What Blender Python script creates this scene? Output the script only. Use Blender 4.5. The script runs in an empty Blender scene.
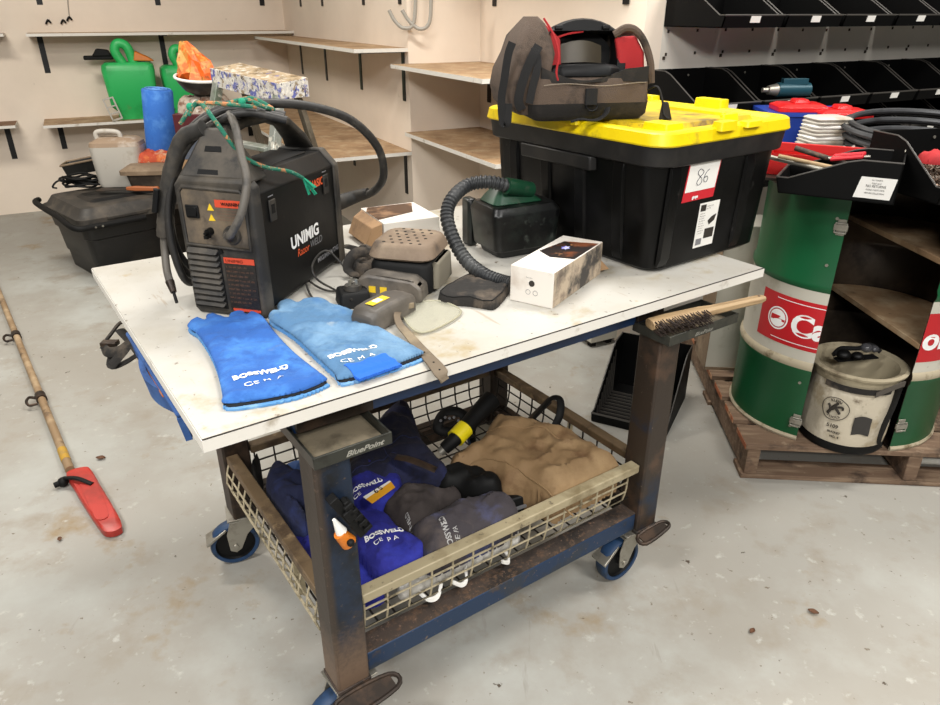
import bpy, bmesh, math, random
from math import sin, cos, pi, radians, sqrt, atan2, hypot, degrees
from mathutils import Vector, Matrix, noise
random.seed(7)
SC = bpy.context.scene
COL = SC.collection
# ---------------------------------------------------------------- camera
F = 706.0; CX = 470.0; CY = 352.5; TH = math.atan((CY-12)/F); H = 1.5
cam = bpy.data.cameras.new('camera'); camo = bpy.data.objects.new('camera', cam); COL.objects.link(camo)
camo.location = (0, 0, H); camo.rotation_euler = (pi/2-TH, 0, 0)
cam.sensor_width = 36; cam.lens = F/940*36; cam.clip_start = .01
SC.camera = camo
def at(x, y, z=0.0):
    u = (x-CX)/F; v = (CY-y)/F
    d = (u, cos(TH)+v*sin(TH), -sin(TH)+v*cos(TH)); t = (z-H)/d[2]
    return Vector((d[0]*t, d[1]*t, z))
# ---------------------------------------------------------------- materials
def hx(s):
    s = s.lstrip('#'); o = []
    for i in (0, 2, 4):
        c = int(s[i:i+2], 16)/255
        o.append(c/12.92 if c <= .04045 else ((c+.055)/1.055)**2.4)
    return (*o, 1)
MC = {}
def M(name, col, rough=.6, metal=0., layers=(), bump=0., bs=60, spec=.5, alpha=None, trans=0., emis=None, coat=0.):
    """layers: (colour, noise scale, lo, hi[, stretch xyz]) laid over the base by noise"""
    if name in MC: return MC[name]
    m = bpy.data.materials.new(name); m.use_nodes = True; nt = m.node_tree; N = nt.nodes; L = nt.links
    b = N['Principled BSDF']; b.inputs['Roughness'].default_value = rough; b.inputs['Metallic'].default_value = metal
    b.inputs['Specular IOR Level'].default_value = spec
    b.inputs['Base Color'].default_value = hx(col); m.diffuse_color = hx(col)
    if coat: b.inputs['Coat Weight'].default_value = coat
    if trans: b.inputs['Transmission Weight'].default_value = trans
    if alpha is not None: b.inputs['Alpha'].default_value = alpha
    if layers or bump:
        tc = N.new('ShaderNodeTexCoord')
    prev = None
    for i, ly in enumerate(layers):
        ax = None
        if ly[0] in ('X', 'Y', 'Z'):   # wear that reaches to a ragged line along one axis: (axis, colour, noise scale, full, none)
            ax = ly[0]; ly = ly[1:]
        c, s, lo, hi = ly[:4]
        no = N.new('ShaderNodeTexNoise'); no.inputs['Scale'].default_value = s; no.inputs['Detail'].default_value = 7
        no.inputs['Roughness'].default_value = .62
        mp = N.new('ShaderNodeMapping'); mp.inputs['Location'].default_value = (3.1*i, 1.7*i, .9*i)
        if len(ly) > 4: mp.inputs['Scale'].default_value = ly[4]
        if len(ly) > 5: mp.inputs['Rotation'].default_value = (0, 0, ly[5])
        L.new(tc.outputs['Object'], mp.inputs['Vector']); L.new(mp.outputs[0], no.inputs['Vector'])
        mr = N.new('ShaderNodeMapRange'); mr.inputs['From Min'].default_value = lo; mr.inputs['From Max'].default_value = hi
        if ax: mr.inputs['From Min'].default_value = hi+.55*(hi-lo); mr.inputs['From Max'].default_value = lo+.55*(hi-lo)
        if ax:
            sx_ = N.new('ShaderNodeSeparateXYZ'); L.new(tc.outputs['Object'], sx_.inputs[0])
            ma = N.new('ShaderNodeMath'); ma.operation = 'MULTIPLY_ADD'; ma.inputs[1].default_value = .55*abs(hi-lo)*2; L.new(no.outputs[0], ma.inputs[0]); L.new(sx_.outputs[ax], ma.inputs[2])
            L.new(ma.outputs[0], mr.inputs['Value'])
        else: L.new(no.outputs[0], mr.inputs['Value'])
        mx = N.new('ShaderNodeMix'); mx.data_type = 'RGBA'; L.new(mr.outputs[0], mx.inputs[0])
        mx.inputs[7].default_value = hx(c)
        if prev is None: mx.inputs[6].default_value = hx(col)
        else: L.new(prev, mx.inputs[6])
        prev = mx.outputs[2]
    if prev is not None: L.new(prev, b.inputs['Base Color'])
    if bump:
        no = N.new('ShaderNodeTexNoise'); no.inputs['Scale'].default_value = bs; no.inputs['Detail'].default_value = 4
        L.new(tc.outputs['Object'], no.inputs['Vector'])
        bp = N.new('ShaderNodeBump'); bp.inputs['Strength'].default_value = bump; bp.inputs['Distance'].default_value = .004
        L.new(no.outputs[0], bp.inputs['Height']); L.new(bp.outputs[0], b.inputs['Normal'])
    MC[name] = m; return m
# ---------------------------------------------------------------- mesh builder
def catmull(P, n=8, closed=False):
    P = [Vector(p) for p in P]; out = []; N_ = len(P)
    rng = range(N_) if closed else range(N_-1)
    for i in rng:
        p1 = P[i]; p2 = P[(i+1) % N_]
        p0 = P[i-1] if (i > 0 or closed) else p1*2-p2
        p3 = P[(i+2) % N_] if (i+2 < N_ or closed) else p2*2-p1
        for k in range(n):
            t = k/n
            out.append(.5*((2*p1)+(p2-p0)*t+(2*p0-5*p1+4*p2-p3)*t*t+(3*p1-p0-3*p2+p3)*t**3))
    if not closed: out.append(P[-1])
    return out
class MB:
    def __init__(s): s.b = bmesh.new(); s.X = Matrix(); s.mi = 0
    def v(s, p): return s.b.verts.new(s.X @ Vector(p))
    def f(s, vs):
        try: f = s.b.faces.new(vs); f.material_index = s.mi; return f
        except ValueError: return None
    def box(s, x0, x1, y0, y1, z0, z1):
        V = [s.v(p) for p in ((x0,y0,z0),(x1,y0,z0),(x1,y1,z0),(x0,y1,z0),(x0,y0,z1),(x1,y0,z1),(x1,y1,z1),(x0,y1,z1))]
        for q in ((3,2,1,0),(4,5,6,7),(0,1,5,4),(1,2,6,5),(2,3,7,6),(3,0,4,7)): s.f([V[i] for i in q])
        return s
    def hexa(s, P):  # 8 points, bottom 4 then top 4 (ccw)
        V = [s.v(p) for p in P]
        for q in ((3,2,1,0),(4,5,6,7),(0,1,5,4),(1,2,6,5),(2,3,7,6),(3,0,4,7)): s.f([V[i] for i in q])
        return s
    def loft(s, rings, cap=True, closed=False):
        R = [[s.v(p) for p in r] for r in rings]; n = len(R[0])
        K = len(R)
        for i in range(K if closed else K-1):
            a = R[i]; c = R[(i+1) % K]
            for j in range(n): s.f([a[j], a[(j+1) % n], c[(j+1) % n], c[j]])
        if cap and not closed: s.f(R[0][::-1]); s.f(R[-1])
        return s
    def prism(s, poly, z0, z1, ax='z'):
        def q(p, z):
            return {'z': (p[0], p[1], z), 'y': (p[0], z, p[1]), 'x': (z, p[0], p[1])}[ax]
        return s.loft([[q(p, z0) for p in poly], [q(p, z1) for p in poly]])
    def tube(s, P, r, n=8, closed=False, smooth=0, flat=1.0):
        if smooth: P = catmull(P, smooth, closed)
        P = [Vector(p) for p in P]; m = len(P)
        rf = r if callable(r) else (lambda i, t: r)
        up = None; rings = []
        for i, p in enumerate(P):
            a = P[i-1] if (i > 0 or closed) else p; b = P[(i+1) % m] if (i < m-1 or closed) else p
            d = (b-a)
            if d.length < 1e-9: d = Vector((0, 0, 1))
            d.normalize()
            if up is None:
                up = Vector((0, 0, 1)) if abs(d.z) < .9 else Vector((1, 0, 0))
            up = (up-d*up.dot(d))
            if up.length < 1e-6: up = d.orthogonal()
            up.normalize(); sd = d.cross(up)
            R = rf(i, i/max(1, m-1))
            rings.append([p+(sd*cos(2*pi*k/n)+up*sin(2*pi*k/n)*flat)*R for k in range(n)])
        return s.loft(rings, closed=closed)
    def cyl(s, p0, p1, r0, r1=None, n=20):
        p0 = Vector(p0); p1 = Vector(p1); r1 = r0 if r1 is None else r1
        d = (p1-p0).normalized(); u = d.orthogonal().normalized(); w = d.cross(u)
        return s.loft([[p+(u*cos(2*pi*k/n)+w*sin(2*pi*k/n))*r for k in range(n)] for p, r in ((p0, r0), (p1, r1))])
    def lathe(s, prof, n=32, a0=0, a1=2*pi, c=(0, 0)):
        full = abs(a1-a0-2*pi) < 1e-6
        st = n if full else n+1
        R = [[s.v((c[0]+r*cos(a0+(a1-a0)*k/n), c[1]+r*sin(a0+(a1-a0)*k/n), z)) for k in range(st)] for r, z in prof]
        for i in range(len(R)-1):
            for k in range(n):
                j = (k+1) % st
                s.f([R[i][k], R[i][j], R[i+1][j], R[i+1][k]])
        return s
    def ribbon(s, P, w, th, side, smooth=5):
        P = catmull(P, smooth); side = Vector(side).normalized(); rows = []
        for i, p in enumerate(P):
            d = (P[min(i+1, len(P)-1)]-P[max(i-1, 0)]).normalized(); sd = (side-d*side.dot(d)).normalized(); n = d.cross(sd)
            rows.append([p-sd*w-n*th, p+sd*w-n*th, p+sd*w+n*th, p-sd*w+n*th])
        return s.loft(rows)
    def sphere(s, c, r, n=16, m=10, sz=1.0):
        c = Vector(c); rings = []
        for i in range(1, m):
            t = pi*i/m
            rings.append([c+Vector((r*sin(t)*cos(2*pi*k/n), r*sin(t)*sin(2*pi*k/n), -r*sz*cos(t))) for k in range(n)])
        return s.loft(rings)
    def sheet(s, fn, nu, nv, th=0.0):
        """grid surface fn(u,v)->point, given thickness downwards along its normal if th"""
        P = [[Vector(fn(i/nu, j/nv)) for j in range(nv+1)] for i in range(nu+1)]
        T = [[s.v(p) for p in r] for r in P]
        for i in range(nu):
            for j in range(nv): s.f([T[i][j], T[i+1][j], T[i+1][j+1], T[i][j+1]])
        if th:
            def nr(i, j):
                a = P[min(i+1, nu)][j]-P[max(i-1, 0)][j]; c = P[i][min(j+1, nv)]-P[i][max(j-1, 0)]
                q = a.cross(c); return q.normalized() if q.length > 1e-12 else Vector((0, 0, 1))
            B = [[s.v(P[i][j]-nr(i, j)*th) for j in range(nv+1)] for i in range(nu+1)]
            for i in range(nu):
                for j in range(nv): s.f([B[i][j], B[i][j+1], B[i+1][j+1], B[i+1][j]])
            for i in range(nu):
                s.f([T[i+1][0], T[i][0], B[i][0], B[i+1][0]]); s.f([T[i][nv], T[i+1][nv], B[i+1][nv], B[i][nv]])
            for j in range(nv):
                s.f([T[0][j], T[0][j+1], B[0][j+1], B[0][j]]); s.f([T[nu][j+1], T[nu][j], B[nu][j], B[nu][j+1]])
        return s
    def out(s, name, mats, parent=None, bev=0., smooth=True, sub=0, seg=2, solid=0., weld=True):
        if weld: bmesh.ops.remove_doubles(s.b, verts=s.b.verts, dist=1e-6)
        bmesh.ops.recalc_face_normals(s.b, faces=s.b.faces)
        me = bpy.data.meshes.new(name); s.b.to_mesh(me); s.b.free()
        for m in (mats if isinstance(mats, (list, tuple)) else [mats]): me.materials.append(m)
        o = bpy.data.objects.new(name, me); COL.objects.link(o)
        if parent is not None: o.parent = parent
        if smooth:
            me.polygons.foreach_set('use_smooth', [True]*len(me.polygons))
            try: me.set_sharp_from_angle(angle=radians(38))
            except Exception: pass
        if solid:
            md = o.modifiers.new('s', 'SOLIDIFY'); md.thickness = solid; md.offset = 0
        if bev:
            md = o.modifiers.new('b', 'BEVEL'); md.width = bev; md.segments = seg; md.limit_method = 'ANGLE'; md.angle_limit = radians(35); md.harden_normals = False
        if sub:
            md = o.modifiers.new('u', 'SUBSURF'); md.levels = sub; md.render_levels = sub
        return o
def tag(o, label, cat, group=None, kind=None):
    if label: o['label'] = label
    if cat: o['category'] = cat
    if group: o['group'] = group
    if kind: o['kind'] = kind
    return o
def thing(name, label, cat, loc=(0, 0, 0), rz=0., group=None, rx=0., ry=0.):
    o = bpy.data.objects.new(name, None); COL.objects.link(o); o.empty_display_size = .05
    o.location = loc; o.rotation_euler = (rx, ry, rz); return tag(o, label, cat, group)
def struct(o): o['kind'] = 'structure'; return o
def copy_tree(o, parent=None):
    c = o.copy(); COL.objects.link(c)
    if parent is not None: c.parent = parent
    for ch in [q for q in bpy.data.objects if q.parent == o and q != c]: copy_tree(ch, c)
    return c
def place(o, mat):  # set a child's local transform
    o.matrix_local = mat; return o
# text as mesh; O origin (left baseline), ex/ey directions
def text(s, size, mat, parent, O, ex, ey, name='lettering', bold=0., sx=1., align='LEFT', hfn=None, depth=.0006, shear=0.):
    cu = bpy.data.curves.new('t', 'FONT'); cu.body = s; cu.size = size; cu.offset = bold; cu.align_x = align; cu.shear = shear
    cu.resolution_u = 4
    to = bpy.data.objects.new('t', cu); COL.objects.link(to)
    dg = bpy.context.evaluated_depsgraph_get(); me = bpy.data.meshes.new_from_object(to.evaluated_get(dg))
    bpy.data.objects.remove(to); bpy.data.curves.remove(cu)
    ex = Vector(ex).normalized(); ey = Vector(ey); ey = (ey-ex*ey.dot(ex)).normalized(); ez = ex.cross(ey)
    O = Vector(O)
    for v in me.vertices:
        p = O+ex*v.co.x*sx+ey*v.co.y
        if hfn: p.z = hfn(p.x, p.y)+.0012
        else: p = p+ez*depth
        v.co = p
    me.name = name; me.materials.clear(); me.materials.append(mat)
    o = bpy.data.objects.new(name, me); COL.objects.link(o)
    if parent is not None: o.parent = parent
    return o
# soft, stuffed or folded cloth from an outline in plan
def pdist(p, poly):
    best = 9e9; bp = None; n = len(poly); inside = False
    for i in range(n):
        a = poly[i]; b = poly[(i+1) % n]
        dx = b[0]-a[0]; dy = b[1]-a[1]; l2 = dx*dx+dy*dy or 1e-12
        t = max(0, min(1, ((p[0]-a[0])*dx+(p[1]-a[1])*dy)/l2)); q = (a[0]+dx*t, a[1]+dy*t)
        d = (p[0]-q[0])**2+(p[1]-q[1])**2
        if d < best: best = d; bp = q
        if (a[1] > p[1]) != (b[1] > p[1]) and p[0] < (b[0]-a[0])*(p[1]-a[1])/(b[1]-a[1])+a[0]: inside = not inside
    return (sqrt(best) if inside else -sqrt(best)), bp
def smooth_poly(P, n=4):
    return [(p.x, p.y) for p in catmull([(a, b, 0) for a, b in P], n, True)]
def pillow(mb, poly, h, r, amp=0., ns=18, step=.007, base=.004, zfn=None, seed=0, fold=None, zb=0., ridge=0.):
    """poly in local xy. Returns the height function of the top."""
    def hf(x, y, d=None):
        if d is None: d = pdist((x, y), poly)[0]
        d = max(0, d); k = 1-min(1, d/r)
        z = base+(h-base)*sqrt(max(0, 1-k*k))
        if amp:
            nz = noise.noise(Vector((x*ns, y*ns, seed)))+.5*noise.noise(Vector((x*ns*2.3, y*ns*2.3, seed+5)))
            z += amp*nz*min(1, d/(.5*r))
        if ridge:
            n1 = noise.noise(Vector((x*ns*1.1+3, y*ns*1.1, seed+9))); n2 = noise.noise(Vector((x*ns*2.1, y*ns*2.1+7, seed+2)))
            z += ridge*(.7-min(1, abs(n1)*3.2)+.5*(.5-min(1, abs(n2)*3)))*min(1, d/(.4*r))
        if fold: z += fold(x, y)*min(1, d/(.5*r))
        return max(z, base*.6)+(zfn(x, y) if zfn else 0)
    xs = [p[0] for p in poly]; ys = [p[1] for p in poly]
    x0 = min(xs)-step; y0 = min(ys)-step
    nx = int((max(xs)-x0)/step)+2; ny = int((max(ys)-y0)/step)+2
    D = {}
    for i in range(nx+1):
        for j in range(ny+1):
            p = (x0+i*step, y0+j*step); D[i, j] = (p, *pdist(p, poly))
    top = {}; bot = {}
    def get(k):
        if k not in top:
            p, d, q = D[k]
            if d < 0: p = q; d = 0
            z = hf(p[0], p[1], d); zz = (zfn(p[0], p[1]) if zfn else 0)+zb
            top[k] = mb.v((p[0], p[1], z)); bot[k] = mb.v((p[0], p[1], zz))
        return k
    edge = {}
    for i in range(nx):
        for j in range(ny):
            ks = [(i, j), (i+1, j), (i+1, j+1), (i, j+1)]
            ins = [D[k][1] > 0 for k in ks]
            if sum(ins) < 2 or (sum(ins) == 2 and (ins[0] == ins[2])): continue
            if any(D[k][1] < -step*1.5 for k in ks): continue
            if sum(ins) == 2 and max(D[k][1] for k in ks) < step*.35: continue
            for k in ks: get(k)
            mb.f([top[k] for k in ks]); mb.f([bot[k] for k in ks[::-1]])
            for a, b in zip(ks, ks[1:]+ks[:1]):
                if (b, a) in edge: del edge[b, a]
                else: edge[a, b] = 1
    for a, b in edge: mb.f([top[b], top[a], bot[a], bot[b]])
    return hf
# ================================================================ materials
WHITE = (1, 1, 1)
m_floor = M('concrete_floor', '#9b9890', .55, layers=(('#938e84', .8, .42, .62), ('#a9aaa4', 1.5, .5, .7), ('#8f877a', 6, .54, .74),
            ('#8c7a5e', 3.1, .61, .72), ('#b0aea6', 22, .62, .72), ('#6d6152', 38, .655, .70), ('#4d4237', 13, .70, .715), ('#857f75', 2.0, .67, .76, (6, .8, 1), .7)), bump=.06, bs=30, spec=.35)
m_wall = M('painted_wall', '#eadccb', .75, layers=(('#dccebd', .8, .45, .7), ('#b7a996', 14, .7, .78), ('#8f8274', 60, .745, .77)), bump=.05, bs=20)
m_wall2 = M('painted_wall_white', '#d9d3c8', .7, layers=(('#cac3b7', 1.2, .45, .7), ('#a8a49a', 18, .7, .78)), bump=.05, bs=20)
m_wood = M('chipboard_wood', '#a98a68', .7, layers=(('#86694c', 5, .45, .7), ('#bda584', 11, .48, .68), ('#5b4535', 24, .62, .76)), bump=.1, bs=60)
m_wood2 = M('old_brown_wood', '#7d5b3e', .7, layers=(('#5f422c', 8, .45, .65, (1, 8, 1)),), bump=.1)
m_wedge = M('white_melamine_edge', '#dad6cd', .5, layers=(('#a59a88', 14, .6, .75),))
m_blk = M('black_steel', '#0b0b0c', .45, spec=.4)
m_bin = M('black_bin_plastic', '#040404', .6, spec=.14)
m_binedge = M('worn_plastic_edge', '#3a3733', .45)
m_white = M('white_card', '#e4e2dc', .6)
m_top = M('white_melamine', '#b4b1a9', .42, layers=(('#a8a295', 3, .48, .66), ('#9c8c69', 5, .585, .70), ('#a28a58', 17, .64, .74), ('#6a5c4c', 48, .655, .70), ('#3d3630', 75, .69, .71), ('#a69c8e', 3.5, .64, .67, (10, 1, 1), .5)), spec=.5)
m_line = M('dark_edge_line', '#2c2620', .7)
m_steel = M('worn_painted_steel', '#1c2a3e', .5, .3, layers=(('#14171b', 6, .48, .6), ('#3e352e', 9, .54, .64), ('X', '#3d342d', 30, .010, .020), ('Z', '#3c332c', 7, .24, .40), ('Z', '#75604f', 90, .22, .36), ('#5c4c40', 90, .6, .72)), bump=.12)
m_bluesteel = M('blue_painted_steel', '#153056', .45, .1, layers=(('#142a4b', 9, .5, .6), ('#28323e', 30, .62, .72)))
m_rusty = M('rusty_steel', '#4a3f38', .7, .3, layers=(('#2c2724', 7, .45, .6), ('#66503f', 60, .52, .66), ('#8f7462', 130, .60, .72)), bump=.25, bs=120)
m_beam = M('chipped_blue_steel', '#1d3350', .5, .2, layers=(('#2a3442', 7, .5, .56), ('#53443a', 4, .56, .62), ('#4a3f37', 5, .60, .63), ('#7a6656', 80, .62, .7)), bump=.1)
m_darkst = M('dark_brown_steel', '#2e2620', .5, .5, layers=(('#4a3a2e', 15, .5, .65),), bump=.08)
m_tray = M('grey_worn_steel', '#3f403b', .4, .6, layers=(('#5c5a50', 9, .5, .68), ('#2c2a26', 14, .55, .7)), bump=.05)
m_traybot = M('dusty_tray_bottom', '#6f6553', .8, .1, layers=(('#4e4638', 14, .5, .68), ('#8f8268', 8, .55, .7)), bump=.08)
m_cream = M('cream_painted_steel', '#a3977a', .5, .1, layers=(('#7d6f52', 12, .5, .68), ('#4c4335', 30, .62, .7)))
m_brownrail = M('brown_grimy_steel', '#6e5b43', .55, .2, layers=(('#4a3b2c', 12, .48, .66), ('#8a7557', 25, .6, .7)))
m_wire = M('cream_wire', '#b5a98d', .5, .2, layers=(('#5f553f', 30, .5, .65),))
m_wireblk = M('dark_wire', '#241f1a', .5, .4)
m_zinc = M('zinc_plated_steel', '#a19d92', .4, .7, layers=(('#7b746a', 20, .5, .7),))
m_bluerub = M('blue_rubber_tyre', '#1d3a5c', .55, layers=(('#10202f', 20, .5, .7),))
m_rub = M('black_rubber', '#0a0a0a', .65, spec=.25)
# ================================================================ room shell
dA = Vector((.89, .456, 0)).normalized(); eA = Vector((.456, -.89, 0)).normalized()
W0 = Vector((-3.664, 5.803, 0))
c1 = Vector((-1.63, 6.84, 0)); c2 = Vector((-.35, 4.34, 0)); c3 = Vector((.06, 4.55, 0)); c4 = Vector((.73, 3.25, 0))
c2b = c2+dA*.1
def wall(name, a, b, back, mt, z1=3.3, th=.1):
    mb = MB(); q = back.normalized()*th
    mb.prism([(p.x, p.y) for p in (a, b, b+q, a+q)], 0, z1)
    return struct(mb.out(name, mt, smooth=False))
wall('wall_left', c1-dA*7, c1+dA*.1, -eA, m_wall)
wall('wall_back', c1, c2, dA, m_wall)
wall('wall_recess', c2b, c3+dA*.1, -eA, m_wall)
wall('wall_middle', c3, c4, dA, m_wall)
wall('wall_right', c4+dA*.1, c4+dA*6, -eA, m_wall2)
mb = MB(); mb.box(-7, 7.5, -2.5, 9.5, -.1, 0)
struct(mb.out('floor', m_floor, smooth=False))
# drill holes on the right hand wall
mb = MB()
m_hole = M('wall_fixing_hole', '#3a3026', .9)
rot = Matrix.Rotation(atan2(dA.y, dA.x), 4, 'Z')
for z, st in ((1.425, .165), (1.335, .165)):
    for k in range(17):
        p = c4+dA*(.13+k*st)+eA*.001
        mb.X = Matrix.Translation((p.x, p.y, z+.004*sin(k*7))) @ rot
        mb.box(-.005, .005, -.002, .001, -.006, .006)
        if z < 1.4 and k % 2 == 0: mb.box(-.016, -.002, -.0015, .001, -.022, -.008)
struct(mb.out('trim_1', m_hole, smooth=False))
# ================================================================ shelves
def shelf(name, a, b, depth, inward, z, label, th=.02, mt=None, brk=(), group=None, bl=.26, skip=False, bh=.2):
    """board from a to b along the wall, `inward` points into the room"""
    mt = mt or m_wood
    L = (b-a).length; ex = (b-a).normalized(); ey = inward.normalized()
    t = thing(name, label, 'shelf', (a.x, a.y, z), group=group)
    R = Matrix((ex, ey, Vector((0, 0, 1)))).transposed().to_4x4()
    def fin(mb, n, mm, **k): return mb.out(n, mm, t, **k)
    mb = MB(); mb.X = R; mb.box(0, L, 0, depth-.002, -th, 0); fin(mb, 'board', mt, smooth=False)
    mb = MB(); mb.X = R
    mb.box(0, L, depth-.0015, depth, -th, 0); mb.box(-.0015, -.0001, 0, depth, -th, 0); mb.box(L+.0001, L+.0015, 0, depth, -th, 0)
    fin(mb, 'edge_strip', m_wedge, smooth=False)
    for x in brk:
        mb = MB(); mb.X = R @ Matrix.Translation((x, 0, -th-.0005))
        mb.box(-.02, .02, .001, .006, -bh, 0); mb.box(-.02, .02, .006, bl*min(1, depth/.3), -.006, 0)
        br = fin(mb, 'bracket', m_blk, smooth=False)
    return t
def onA(px, py):  # point where the pixel's ray meets wall A's foot line direction
    u = (px-CX)/F; v = (CY-py)/F; r = u/(cos(TH)+v*sin(TH))
    t = (r*W0.y-W0.x)/(dA.x-r*dA.y); return W0+dA*t
zu, zl = 1.357, .725
shelf('wall_shelf', onA(27, 30), c1-dA*.002, .30, eA, zu, 'long timber shelf with a white front edge high on the left wall', brk=((onA(45, 60)-onA(27, 30)).length, (onA(165, 60)-onA(27, 30)).length), bh=.27)
shelf('wall_shelf', onA(46, 125), c1-dA*.002, .42, eA, zl, 'lower timber shelf on the left wall under the green sprayer tanks', brk=((onA(63, 140)-onA(46, 125)).length, 1.6), bh=.22)
shelf('wall_shelf', onA(-60, 30), onA(4, 30), .22, eA, zu+.0, 'end of a brown shelf cut off at the upper left of the photo', mt=m_wood2, brk=(.2,))
shelf('wall_shelf', onA(-60, 120), onA(17, 120), .3, eA, zl-.0, 'short brown shelf on a black bracket at the far left, lower of two', mt=m_wood2, brk=(.2, (onA(10, 140)-onA(-60, 120)).length), bh=.27)
shelf('wall_shelf', onA(27, 0), c1-dA*.002, .3, eA, 2.0, 'topmost shelf along the left wall, only its bracket feet in view', brk=((onA(40, 4)-onA(27, 0)).length, (onA(158, 4)-onA(27, 0)).length, (onA(262, 4)-onA(27, 0)).length), bh=.43, bl=.2)
LB = (c2-c1).length
sB = c1+eA*.225
shelf('wall_shelf', sB, c2, .32, -dA, 1.317, 'upper timber shelf running from the corner along the back wall', brk=(.25, .95, 1.75, LB-.3), bh=.27)
sB2 = c1+eA*.305
shelf('wall_shelf', sB2, c2, .62, -dA, .745, 'deep lower timber shelf behind the stepladder and the welder', brk=(.5, 1.4, LB-.4), bh=.25, bl=.3)
shelf('wall_shelf', c1+eA*.31, c2, .3, -dA, 1.98, 'topmost shelf on the back wall, only its bracket feet in view', brk=(.3, .9, 1.8, LB-.4), bh=.42, bl=.2)
a_ = c3+eA*.003
shelf('wall_shelf', a_, a_+eA*1.1, .573, -dA, 1.235, 'short deep shelf with white edge left of the tool bag', brk=(.12, 1.1), bh=.2, bl=.3)
a_ = c3+eA*.003
shelf('wall_shelf', a_, a_+eA*1.1, .50, -dA, .86, 'stained lower shelf left of the yellow lidded tub', brk=(.45, 1.3), bh=.2, bl=.3)
a_ = c3+eA*.003
shelf('wall_shelf', a_, a_+eA*1.45, .3, -dA, 1.95, 'topmost shelf above the tool bag, only its bracket feet in view', brk=(.17, 1.33), bh=.40, bl=.2)
# grey hose hooked on the wall
m_hose = M('grey_hose', '#9b968c', .5)
t = thing('garden_hose', 'grey hose with hooked ends hanging high on the back wall', 'hose', (c2.x, c2.y, 1.5))
bp = c2-dA*.03
def hw(px, py, off=0.0):  # point on the end face region around c2
    Y = c2.y-.05; u = (px-CX)/F; v = (CY-py)/F
    k = Y/(cos(TH)+v*sin(TH)); return Vector((u*k, Y, H+k*(-sin(TH)+v*cos(TH))))-Vector((c2.x, c2.y, 1.5))
mb = MB(); mb.tube([hw(389, 10), hw(395, 21), hw(404, 28), hw(414, 22), hw(416, -20)], .010, 8, smooth=6); mb.out('hose_loop', m_hose, t)
mb = MB(); mb.tube([hw(402, 10), hw(410, 22), hw(421, 29), hw(430, 20), hw(431, -20)], .010, 8, smooth=6); mb.out('hose_loop', m_hose, t)
for px in (416, 431):
    mb = MB(); q = hw(px, -12); mb.cyl(q+Vector((0, -.012, 0)), q+Vector((.02, .16, 0)), .006, n=10); mb.out('wall_clip', m_blk, t)
# cable clips and a wire on the left wall
t = thing('wall_cable', 'thin cable with black clips above the long left shelf', 'cable', tuple(onA(64, 20)+eA*.01+Vector((0, 0, 1.4))))
o0 = onA(64, 20)+eA*.01+Vector((0, 0, 1.4))
def wa(px, py):
    p = onA(px, py)+eA*.015; k = p.y; u = (px-CX)/F; v = (CY-py)/F
    k = p.y/(cos(TH)+v*sin(TH)); return Vector((p.x, p.y, H+k*(-sin(TH)+v*cos(TH))))-o0
mb = MB(); mb.tube([wa(67, -8), wa(68, 5), wa(69, 14), wa(70, 19)], .003, 6, smooth=4); mb.out('wire', m_hose, t)
for q in ((48, 23), (63, 23), (69, 20)):
    mb = MB(); mb.tube([wa(q[0]-2, q[1]+1), wa(q[0], q[1]-3), wa(q[0]+3, q[1])], .008, 6, smooth=4); mb.out('clip', m_blk, t)
# ================================================================ black parts bins on the right hand wall
def make_bin(name, label, cat='parts bin', w=.325, d=.33, h=.158, card=True, group=None):
    """origin: back bottom left; x along wall, y into the room"""
    t = thing(name, label, cat, group=group)
    mb = MB(); T = .004
    lip = .045
    prof = [(0, 0), (d, 0), (d+.012, lip), (d-.02, lip), (.135, h*.93), (.1, h), (0, h)]
    mb.box(0, w, 0, d, 0, T)                       # floor
    mb.box(0, w, 0, T, 0, h)                       # back
    for x in (0, w-T): mb.prism([(y, z) for y, z in prof], x, x+T, 'x')
    mb.hexa([(0, d-T, 0), (w, d-T, 0), (w, d, 0), (0, d, 0), (0, d+.008, lip), (w, d+.008, lip), (w, d+.012, lip), (0, d+.012, lip)])
    mb.out('bin_body', m_bin, t, smooth=False)
    mb = MB()
    for x in (0, w-T):
        for a, b in zip(prof[2:], prof[3:]):
            mb.tube([(x+T/2, a[0], a[1]), (x+T/2, b[0], b[1])], .0028, 6)
    mb.tube([(0, d+.01, lip), (w, d+.01, lip)], .004, 6)
    mb.out('rolled_rim', m_binedge, t)
    if card:
        mb = MB(); mb.hexa([(w*.42, d+.0065, .018), (w*.58, d+.0065, .018), (w*.58, d+.009, .018), (w*.42, d+.009, .018), (w*.42, d+.0115, .042), (w*.58, d+.0115, .042), (w*.58, d+.014, .042), (w*.42, d+.014, .042)])
        mb.out('label_card', m_white, t, smooth=False)
    for x, z in ((.1, .13), (.22, .13), (.1, .04), (.22, .04)):
        mb = MB(); mb.cyl((x, T, z), (x, T+.003, z), .0045, n=8); mb.out('rivet', m_zinc, t)
    return t
Rw = Matrix((dA, eA, Vector((0, 0, 1)))).transposed().to_4x4()
def place_bin(t, s, z, tilt=0.):
    p = c4+dA*s+eA*.004
    t.matrix_world = Matrix.Translation((p.x, p.y, z)) @ Rw @ Matrix.Rotation(tilt, 4, 'X')
proto = make_bin('parts_bin', '', group='black parts bins on the right wall')
NB = 9; first = True
ordn = ['first', 'second', 'third', 'fourth', 'fifth', 'sixth', 'seventh', 'eighth', 'ninth']
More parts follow.
